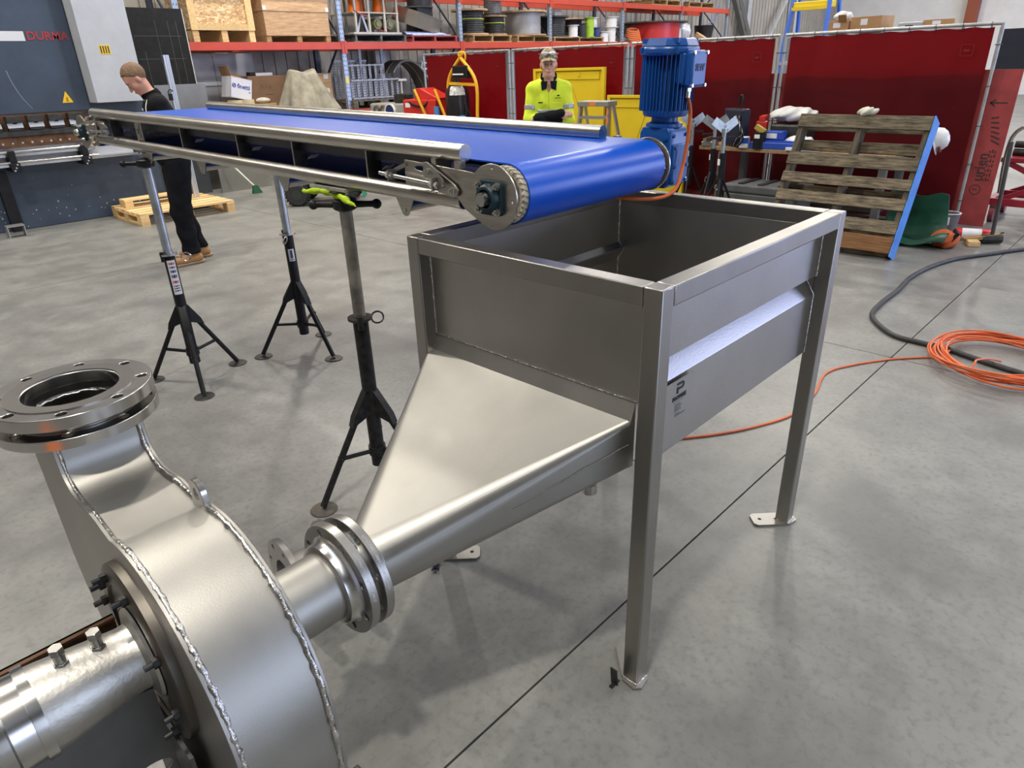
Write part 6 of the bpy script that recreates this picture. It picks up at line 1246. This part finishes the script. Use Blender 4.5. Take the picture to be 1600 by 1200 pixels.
# ============================================================= the two men
SKIN = mat('skin', lin(205, 150, 128), .5, 0, .08, 9); SKIN2 = mat('skin_pale', lin(206, 158, 138), .5, 0, .08, 9)
def rot_y(a): return np.array([[math.cos(a), 0, math.sin(a)], [0, 1, 0], [-math.sin(a), 0, math.cos(a)]], np.float32)
def headfield(p, c, pitch, yaw=0):
    cy, sy = math.cos(yaw), math.sin(yaw); Rz = np.array([[cy, -sy, 0], [sy, cy, 0], [0, 0, 1]], np.float32); R = Rz@rot_y(pitch)
    return (p-np.array(c, np.float32))@R, R
def head_sdf(q):
    d = ell(q, (-.012, 0, .035), (.099, .077, .092)); d = smin(d, ell(q, (.022, 0, -.045), (.066, .058, .082)), .035); d = smin(d, ell(q, (.058, 0, -.098), (.028, .030, .022)), .03)
    d = smin(d, rcone(q, (.072, -.03, .026), (.072, .03, .026), .013, .013), .02)
    for s in (-1, 1):
        d = smin(d, ell(q, (.050, s*.042, -.030), (.028, .022, .026)), .02); d = smax(d, -ell(q, (.096, s*.030, .003), (.020, .017, .010)), .012)
        d = smin(d, ell(q, (.079, s*.030, .002), (.012, .013, .011)), .004); d = smin(d, ell(q, (-.008, s*.078, -.012), (.020, .010, .032)), .006)
    d = smin(d, rcone(q, (.088, 0, .006), (.108, 0, -.030), .008, .013), .010); d = smin(d, ell(q, (.086, 0, -.060), (.014, .024, .008)), .006); d = smin(d, ell(q, (.083, 0, -.072), (.014, .021, .008)), .006)
    return d
def hand_sdf(p, w, d, up, s=1):
    """hand from wrist w along d; up = back-of-hand normal; fingers slightly curled"""
    w, d, up = np.array(w), np.array(d)/np.linalg.norm(d), np.array(up)/np.linalg.norm(up); sd = np.cross(up, d)*s
    f = rcone(p, w, w+d*.05, .026, .030); f = smin(f, rcone(p, w+d*.04-sd*.022, w+d*.085-sd*.026, .017, .014), .012); f = smin(f, rcone(p, w+d*.04+sd*.02, w+d*.085+sd*.024, .017, .014), .012)
    for k, L in ((-1.5, .062), (-.5, .075), (.5, .080), (1.5, .070)):
        b = w+d*.088+sd*k*.0175; m = b+d*L*.5-up*.006; e = m+d*L*.42-up*.024; f = smin(f, rcone(p, b, m, .0095, .009), .006); f = np.minimum(f, rcone(p, m, e, .009, .0075))
    b = w+d*.03+sd*.028; m = b+d*.035+sd*.028-up*.008; return smin(smin(f, rcone(p, b, m, .013, .0105), .01), rcone(p, m, m+d*.032+sd*.008-up*.01, .0105, .0085), .004)
def person(label, loc, yaw, J, skin, shirtfn, opts):
    t = thing('person', label, 'person', loc, (0, 0, yaw))
    def torso(p, o=0):
        sl = J.get('slim', 1); d = ell(p, (J['chest'][0], 0, 1.30), (.118*sl+o, .178*sl+o, .20+o)); d = smin(d, ell(p, (J['chest'][0]*.5+.012, 0, 1.10), (.112*sl+o, .152*sl+o, .17+o)), .06); d = smin(d, ell(p, (0, 0, .95), (.112+o, .162+o, .12+o)), .06)
        for s in (-1, 1): d = smin(d, rcone(p, (J['chest'][0], s*.05, 1.455), np.array(J['sh'][s])+np.array([0, -s*.015, 0]), .062+o, .058+o), .05)
        return d
    def arm(p, s, o=0, part=1.0):
        a, e, w = J['sh'][s], J['el'][s], J['wr'][s]; d = rcone(p, a, e, .056+o, .044+o)
        return smin(d, rcone(p, e, np.array(e)+(np.array(w)-np.array(e))*part, .044+o, .031+o), .02)
    def leg(p, s, o=0):
        h, k, a = J['hip'][s], J['kn'][s], J['an'][s]; d = rcone(p, h, k, .086+o, .060+o); d = smin(d, rcone(p, k, a, .058+o, .042+o), .03); return d
    def body(p):
        q, R = headfield(p, J['head'], J['pitch'], J.get('hyaw', 0)); d = smin(head_sdf(q), rcone(p, J['neck0'], J['neck1'], .060, .055), .03); d = smin(d, torso(p), .05)
        for s in (-1, 1):
            d = smin(d, arm(p, s), .03); d = smin(d, leg(p, s), .03); d = smin(d, rcone(p, J['an'][s], np.array(J['an'][s])+np.array([.15*J['ft'][s][0], .15*J['ft'][s][1], -.05]), .045, .03), .03)
            d = smin(d, hand_sdf(p, J['wr'][s], J['hd'][s], J['hu'][s], s), .012)
        return d
    sdf_obj(body, opts['lo'], opts['hi'], .0085, 'body', skin, t)
    _, R = headfield(np.zeros((1, 3), np.float32), (0, 0, 0), J['pitch'], J.get('hyaw', 0)); HR = Matrix([list(map(float, r)) for r in R])
    H = lambda v: HR @ Vector(v)+Vector(J['head'])
    for s in (-1, 1):
        m = MB(); m.ball(H((.0845, s*.030, .003)), .0098, 10, 8); e = m.build('eye', mat('eye_white', (.30, .28, .26), .3), t); m = MB(); m.ball(H((.0915, s*.030, .0025)), .0052, 8, 6); m.build('iris', mat('dark_iris', (.03, .025, .02), .3), e)
        m = MB(); m.tube([H((.088, s*.014, .023)), H((.090, s*.030, .027)), H((.078, s*.050, .022))], [.004, .005, .003], 6); m.build('eyebrow', opts['hairm'], t)
    m = MB(); m.tube([H((.094, -.020, -.066)), H((.0985, 0, -.0655)), H((.094, .020, -.066))], [.002, .003, .002], 6); m.build('mouth', mat('lip_line', lin(120, 62, 58), .5), t)
    # trousers, belt line and boots
    def trou(p):
        d = ell(p, (0, 0, .96), (.138, .186, .14))
        for s in (-1, 1):
            d = smin(d, leg(p, s, .034), .02)
        d += .008*np.sin(p[..., 2]*38+np.sin(p[..., 0]*25)*1.5)*np.clip(1.1-p[..., 2]*1.2, .1, 1)
        return smax(smax(d, p[..., 2]-1.02, .01), .10-p[..., 2], .01)
    sdf_obj(trou, (-.30, -.36, .05), (.32, .36, 1.06), .011, 'trousers', opts['trm'], t)
    for s in (-1, 1):
        a = np.array(J['an'][s], float); f = np.array([J['ft'][s][0], J['ft'][s][1], 0.])
        def boot(p):
            base = a.copy(); base[2] = 0; d = rcone(p, base-f*.045+[0, 0, .055], base+f*.10+[0, 0, .052], .046, .046); d = smin(d, rcone(p, base+f*.10+[0, 0, .05], base+f*.165+[0, 0, .045], .047, .040), .02); d = smin(d, rcone(p, base+[0, 0, .06], base+[0, 0, .155], .050, .052), .03)
            return smax(smax(d, .022-p[..., 2], .004), p[..., 2]-.165, .006)
        b = sdf_obj(boot, a-[.28, .28, a[2]+.01], a+[.28, .28, .13], .008, 'boot', opts['boot'], t)
        def sole(p):
            base = a.copy(); base[2] = .014; d = rcone(p, base-f*.05, base+f*.165, .052, .048); return smax(np.abs(p[..., 2]-.0125)-.0115, d, .004)
        sdf_obj(sole, a-[.28, .28, a[2]+.01], a+[.28, .28, -.03], .008, 'sole', opts['sole'], b)
        m = MB()
        for k in range(4): c = Vector(a+f*(.055+.012*k)); c.z = .150-.014*k; sdv = Vector((-f[1], f[0], 0))*.026; m.tube([c-sdv, c+sdv*.2+Vector((0, 0, .006)), c+sdv], .0035, 5)
        m.build('laces', opts['lace'], b)
    shirtfn(t, torso, arm, J, H, HR)
    return t
def L2(a, b): return {1: a, -1: b}
# --- man in black looking down, behind the conveyor's tail
J1 = dict(slim=1.08, chest=(.045, 0, 1.3), neck0=(.055, 0, 1.47), neck1=(.115, 0, 1.585), head=(.160, 0, 1.645), pitch=.74, sh=L2((.045, .185, 1.43), (.045, -.185, 1.43)), el=L2((.0, .245, 1.17), (.02, -.245, 1.17)), wr=L2((.23, .13, 1.27), (.24, -.12, 1.28)), hd=L2((.9, -.3, -.1), (.9, .3, -.1)), hu=L2((.1, .5, .8), (.1, -.5, .8)),
    hip=L2((0, .088, .93), (0, -.088, .93)), kn=L2((.06, .11, .50), (.03, -.10, .50)), an=L2((.05, .13, .09), (-.06, -.11, .09)), ft=L2((.97, .24), (.98, -.2)))
HAIR1 = mat('light_brown_hair', lin(118, 92, 68), .7, 0, .3, 60, .4, stretch=(1, 1, .3)); BLKF = mat('black_polo', (.008, .0085, .011), .85, 0, .3, 12, spec=.12); CHAR = mat('charcoal_panel_cloth', (.03, .032, .034), .8); TAN = mat('tan_boot_leather', lin(165, 122, 78), .7, 0, .2, 18, .1); WORKT = mat('black_work_trousers', (.009, .0095, .012), .9, 0, .35, 10, spec=.1)
def shirt1(t, torso, arm, J, H, HR):
    def hair(p):
        q, R = headfield(p, J['head'], J['pitch']); d = ell(q, (-.014, 0, .038), (.1035, .0825, .0975))+.0025*np.sin(q[..., 0]*210+q[..., 1]*160)*np.cos(q[..., 2]*190)
        cut = (q[..., 0]*.75-q[..., 2]*.66)+.014-np.clip(.05-np.abs(q[..., 1]), 0, .05)*.35; return smax(smax(d, cut, .008), -(q[..., 2]+.050-np.clip(q[..., 0]+.05, 0, .2)*1.1), .008)
    sdf_obj(hair, (-.10, -.14, 1.52), (.34, .14, 1.86), .006, 'hair', HAIR1, t)
    def sh(p):
        d = torso(p, .014); d = smin(d, ell(p, (.02, 0, .99), (.128, .175, .10)), .05)
        for s in (-1, 1): d = smin(d, arm(p, s, .016, .12), .035)
        d += .004*np.sin(p[..., 2]*33+p[..., 1]*22)*np.cos(p[..., 0]*26); d = smax(d, .86-p[..., 2], .01); n = np.array([.36, 0, .93], np.float32); d = smax(d, (p@n)-(n@np.array([.06, 0, 1.535], np.float32)), .006)
        return d
    s_ = sdf_obj(sh, (-.22, -.36, .83), (.30, .36, 1.60), .0085, 'polo_shirt', BLKF, t)
    def collar(p):
        n = np.array([.36, 0, .93], np.float32); h = (p@n)-(n@np.array([.06, 0, 1.520], np.float32)); c = rcone(p, (.045, 0, 1.47), (.105, 0, 1.575), .078, .070); return smax(np.abs(c)-.006, np.abs(h-.002)-.030, .004)
    sdf_obj(collar, (-.10, -.14, 1.42), (.24, .14, 1.62), .006, 'collar', BLKF, s_)
    # white piping down the side seam and over the shoulder, chest mark
    m = MB(); m.tube(bez([(.105, .085, 1.505), (.150, .140, 1.42), (.155, .165, 1.33), (.125, .185, 1.22)], 8), .0045, 6); m.tube(bez([(.0, .262, 1.36), (.005, .292, 1.27), (.03, .296, 1.20)], 6), .004, 6); m.build('piping', mat('white_piping', (.7, .7, .68), .6), s_)
    m = MB(); m.box((.168, .075, 1.36), (.006, .03, .02), Matrix.Rotation(.4, 3, 'Z')); m.box((.172, .065, 1.40), (.006, .012, .022), Matrix.Rotation(.4, 3, 'Z')); m.build('chest_mark', STK, s_, smooth=0)
person('man in black polo and tan boots looking down beside the press brake', (1.36, 6.13, 0), math.atan2(.235, -.97), J1, SKIN, shirt1, dict(lo=(-.26, -.36, .0), hi=(.46, .36, 1.86), hairm=HAIR1, trm=WORKT, boot=TAN, sole=mat('pale_boot_sole', lin(150, 128, 100), .8), lace=mat('brown_lace', lin(120, 92, 60), .8)))
# --- young man in hi-vis shirt and cap, arms folded
J2 = dict(chest=(.0, 0, 1.3), neck0=(.0, 0, 1.46), neck1=(.018, 0, 1.575), head=(.035, 0, 1.655), pitch=.05, sh=L2((.0, .165, 1.425), (.0, -.165, 1.425)), el=L2((.06, .205, 1.135), (.06, -.205, 1.135)), wr=L2((.165, -.09, 1.15), (.205, .09, 1.195)), slim=.86, hd=L2((-.45, -.88, .0), (-.45, .88, .0)), hu=L2((.95, .2, .2), (.95, -.2, .2)),
    hip=L2((0, .088, .93), (0, -.088, .93)), kn=L2((.02, .11, .50), (.02, -.11, .50)), an=L2((-.01, .13, .09), (-.01, -.13, .09)), ft=L2((.95, .3), (.95, -.3)))
HV = mat('hi_vis_yellow', (.66, .80, .035), .8, 0, .08, 8); HVN = mat('hi_vis_navy', (.009, .010, .013), .85, 0, .2, 10, spec=.12); REFL = mat('reflective_tape', (.42, .44, .45), .35, .4, .1, 12); HAIR2 = mat('dark_blond_hair', lin(104, 82, 62), .7, 0, .3, 60)
CAMO = voro_mat('camo_cap', [lin(150, 132, 104), lin(172, 158, 130), lin(120, 104, 80), lin(192, 180, 154), lin(138, 118, 92)], 42, .85)
def shirt2(t, torso, arm, J, H, HR):
    def full(p, o):
        d = torso(p, .016+o); d = smin(d, ell(p, (.0, 0, .98), (.130+o, .180+o, .12)), .05)
        return d
    fold = lambda p: .0045*np.sin(p[..., 2]*36+p[..., 1]*24)*np.cos(p[..., 0]*24+p[..., 1]*9)
    nn = np.array([.42, 0, .91], np.float32); c0 = nn@np.array([.0, 0, 1.545], np.float32)
    def upper2(p):
        d = full(p, 0)
        core = smax(d+fold(p), 1.165-p[..., 2], .008)
        for s in (-1, 1):
            a, e, w = J['sh'][s], J['el'][s], J['wr'][s]; ar = smin(rcone(p, a, e, .066, .058), rcone(p, e, np.array(e)+(np.array(w)-np.array(e))*.24, .058, .054), .02)+fold(p); core = smin(core, ar, .03)
        v = smax(np.abs(p[..., 1])-.55*np.clip(p[..., 2]-1.385, 0, 1), -(p[..., 0]-.02), .01)
        return smax(smax(core, (p@nn)-c0, .006), -v, .006)
    s_ = sdf_obj(upper2, (-.22, -.40, 1.02), (.32, .40, 1.60), .008, 'hi_vis_shirt', HV, t)
    def lower(p): return smax(smax(full(p, -.003), p[..., 2]-1.165, .006), .86-p[..., 2], .01)+fold(p)*.5
    sdf_obj(lower, (-.22, -.3, .83), (.28, .3, 1.2), .010, 'shirt_hem', HVN, s_)
    for s in (-1, 1):
        e, w = np.array(J['el'][s]), np.array(J['wr'][s]); sdf_obj(lambda p: rcone(p, e+(w-e)*.22, e+(w-e)*1.10, .053, .044)+fold(p), np.minimum(e, w)-.09, np.maximum(e, w)+.09, .009, 'cuff', HVN, s_)
        a = np.array(J['sh'][s]); d = e-a
        def band(p, a=a, d=d, e=e):
            tt_ = ((p-a.astype(np.float32))@d.astype(np.float32))/float(d@d); return smax(rcone(p, a, e, .0705, .0625)+fold(p), (np.abs(tt_-.60)-.085)*.3, .003)
        sdf_obj(band, np.minimum(a, e)-.1, np.maximum(a, e)+.1, .008, 'sleeve_tape', REFL, s_)
    def chestband(p): return smax(full(p, .004)+fold(p), np.abs(p[..., 2]-1.215)-.024, .003)
    sdf_obj(chestband, (-.22, -.3, 1.16), (.28, .3, 1.27), .008, 'chest_tape', REFL, s_)
    def collar(p):
        h = (p@nn)-c0; c = rcone(p, (-.005, 0, 1.44), (.016, 0, 1.57), .088, .076); d = smax(np.abs(c)-.005, np.abs(h+.012)-.034, .004); return smax(d, -smax(np.abs(p[..., 1])-.05, -(p[..., 0]-.02), .01), .004)
    sdf_obj(collar, (-.16, -.16, 1.38), (.18, .16, 1.62), .006, 'collar', HVN, s_)
    for s in (-1, 1):
        m = MB(); m.plate([(0, .02), (.07, .02), (.062, -.065), (.012, -.05)], .006, (.112, s*.014, 1.480), (-.35, s*1, .0), (-.15, 0, 1)); m.build('collar_wing', HVN, s_, smooth=0, fix=True)
        m = MB(); m.box((.137, s*.085, 1.30), (.008, .10, .008)); m.build('pocket_flap', HV, s_, smooth=0)
    m = MB(); m.box((.139, -.085, 1.305), (.008, .045, .010)); m.build('pen_slot', HVN, s_, smooth=0)
    m = MB(); m.box((.131, .095, 1.365), (.006, .024, .012), Matrix.Rotation(.3, 3, 'Z')); m.box((.132, .090, 1.343), (.006, .06, .006), Matrix.Rotation(.3, 3, 'Z')); m.build('chest_mark', HVN, s_, smooth=0)
    def cap(p):
        q, R = headfield(p, J['head'], J['pitch']); return smax(ell(q, (-.012, 0, .048), (.109, .090, .100)), .040-q[..., 2]+q[..., 0]*.22, .006)
    c_ = sdf_obj(cap, (-.14, -.14, 1.63), (.20, .14, 1.86), .006, 'cap', CAMO, t)
    def brim(p):
        q, R = headfield(p, J['head'], J['pitch']+.20); d = ell(q, (.075, 0, .055), (.100, .082, .05)); z = q[..., 2]-.076+(q[..., 1]**2)*5.0; return smax(smax(d, np.abs(z)-.005, .003), .050-q[..., 0], .004)
    sdf_obj(brim, (-.02, -.13, 1.60), (.28, .13, 1.80), .005, 'cap_brim', CAMO, c_)
    GL = mat('clear_goggles', (.62, .63, .62), .12, .3)
    for s in (-1, 1): m = MB(); m.ball(H((.092, s*.036, .098)), (.016, .034, .019), 14, 8, HR); m.build('goggle_lens', GL, c_)
    m = MB(); m.tube([H((.094*math.cos(a)*1.08, .085*math.sin(a)*1.1, .092)) for a in np.linspace(-1.6, 1.6, 16)], .006, 6); m.build('goggle_frame', mat('smoke_frame', (.12, .12, .12), .4), c_)
    def hair(p):
        q, R = headfield(p, J['head'], J['pitch']); return smax(smax(ell(q, (-.02, 0, .0), (.095, .083, .095)), q[..., 0]+.012, .01), -.075-q[..., 2], .01)
    sdf_obj(hair, (-.14, -.12, 1.52), (.10, .12, 1.78), .007, 'hair', HAIR2, t)
person('young man in hi-vis yellow shirt and camo cap with folded arms', (4.47, 4.19, 0), math.atan2(-.744-4.19, -1.23-4.47), J2, SKIN2, shirt2, dict(lo=(-.24, -.40, .0), hi=(.42, .40, 1.84), hairm=HAIR2, trm=mat('navy_trousers', (.014, .017, .03), .9, 0, .2, 10), boot=mat('dark_boot', (.05, .04, .03), .7), sole=RUBBER, lace=RUBBER))

# ============================================================= hoses and cords on the floor, small scraps
HS2 = mat('black_hose', (.035, .035, .036), .55, 0, .4, 18)
pts = [(7.2, -.45), (6.272, .113), (5.894, .318), (5.542, .498), (5.139, .591), (4.74, .62), (4.352, .594), (3.986, .589), (3.688, .561), (3.501, .468), (3.34, .313), (3.312, .157), (3.301, .006), (3.24, -.151), (3.165, -.398), (3.1, -.75), (3.2, -1.2)]
tag(MB().tube(bez([(x, y, .0165) for x, y in pts], 8), .016, 12).build('air_hose', HS2), 'thick black hose snaking over the floor to the orange coil', 'hose')
t = thing('extension_lead', 'orange extension cord coiled on the floor with a tail under the hopper', 'cord', (3.25, -.29, 0)); OC = mat('bright_orange_cord', (.70, .14, .035), .45, 0, .1, 12)
random.seed(5)
for k in range(11):
    q = MB(); r = .30+.06*random.random(); cx, cy = random.uniform(-.035, .035), random.uniform(-.035, .035); ph = random.uniform(0, 6)
    q.tube([(cx+r*math.cos(a)*1.03, cy+r*math.sin(a), .036+.0085*(k % 6)+.010*math.sin(2*a+ph)+.006*math.sin(3*a+k)) for a in np.linspace(0, 2*PI, 44)[:-1]], .0058, 7, closed=True); q.build('loop', OC, t, world=False)
q = MB(); q.tube(bez([(-.30, .10, .05), (-.26, .10, .085), (-.18, .10, .075), (-.06, .06, .05), (.05, .02, .01)], 6), .0058, 7); q.build('loose_end', OC, t)
q = MB(); q.tube([(.12+.035*math.cos(a), -.16+.10*math.sin(a)*.5, .09+.085*math.sin(a)) for a in np.linspace(0, 2*PI, 20)[:-1]], .0055, 7, closed=True); q.build('wrap_loop', OC, t)
tl = [(3.25-.02, -.02), (3.158, .008), (3.093, .087), (2.947, .219), (2.721, .358), (2.513, .425), (2.22, .37), (1.923, .358), (1.674, .443), (1.484, .548), (1.327, .664), (1.15, .80), (.98, .90)]
q = MB(); q.tube(bez([(x, y, .0062+(.03 if i < 1 else 0)) for i, (x, y) in enumerate(tl)], 8), .0058, 8); q.build('tail', OC, t, world=True)
o = sdf_obj(lambda p: ell(p, (0, 0, .006), (.035, .012, .008))+.004*np.sin(p[..., 0]*160)*np.cos(p[..., 1]*220), (-.05, -.03, -.005), (.05, .03, .03), .004, 'black_scrap', mat('black_scrap', (.012, .012, .018), .7)); o.location = (-.047, .845, .003); o.rotation_euler = (0, 0, .9); tag(o, 'small torn black scrap on the floor under the chute', 'scrap')
t = thing('foot_edge_sliver', 'thin dark sliver added for the foot plate edge by the front leg', 'offcut', (-.032, .055, 0)); MB().box((-.004, .0, .033), (.004, .022, .066), Matrix.Rotation(-.12, 3, 'Y')).build('blade', DARKST, t, smooth=0); MB().bx(-.02, .018, -.006, .006, 0, .004).build('base', DARKST, t, smooth=0)  # added sliver standing for the dark edge of the front foot plate
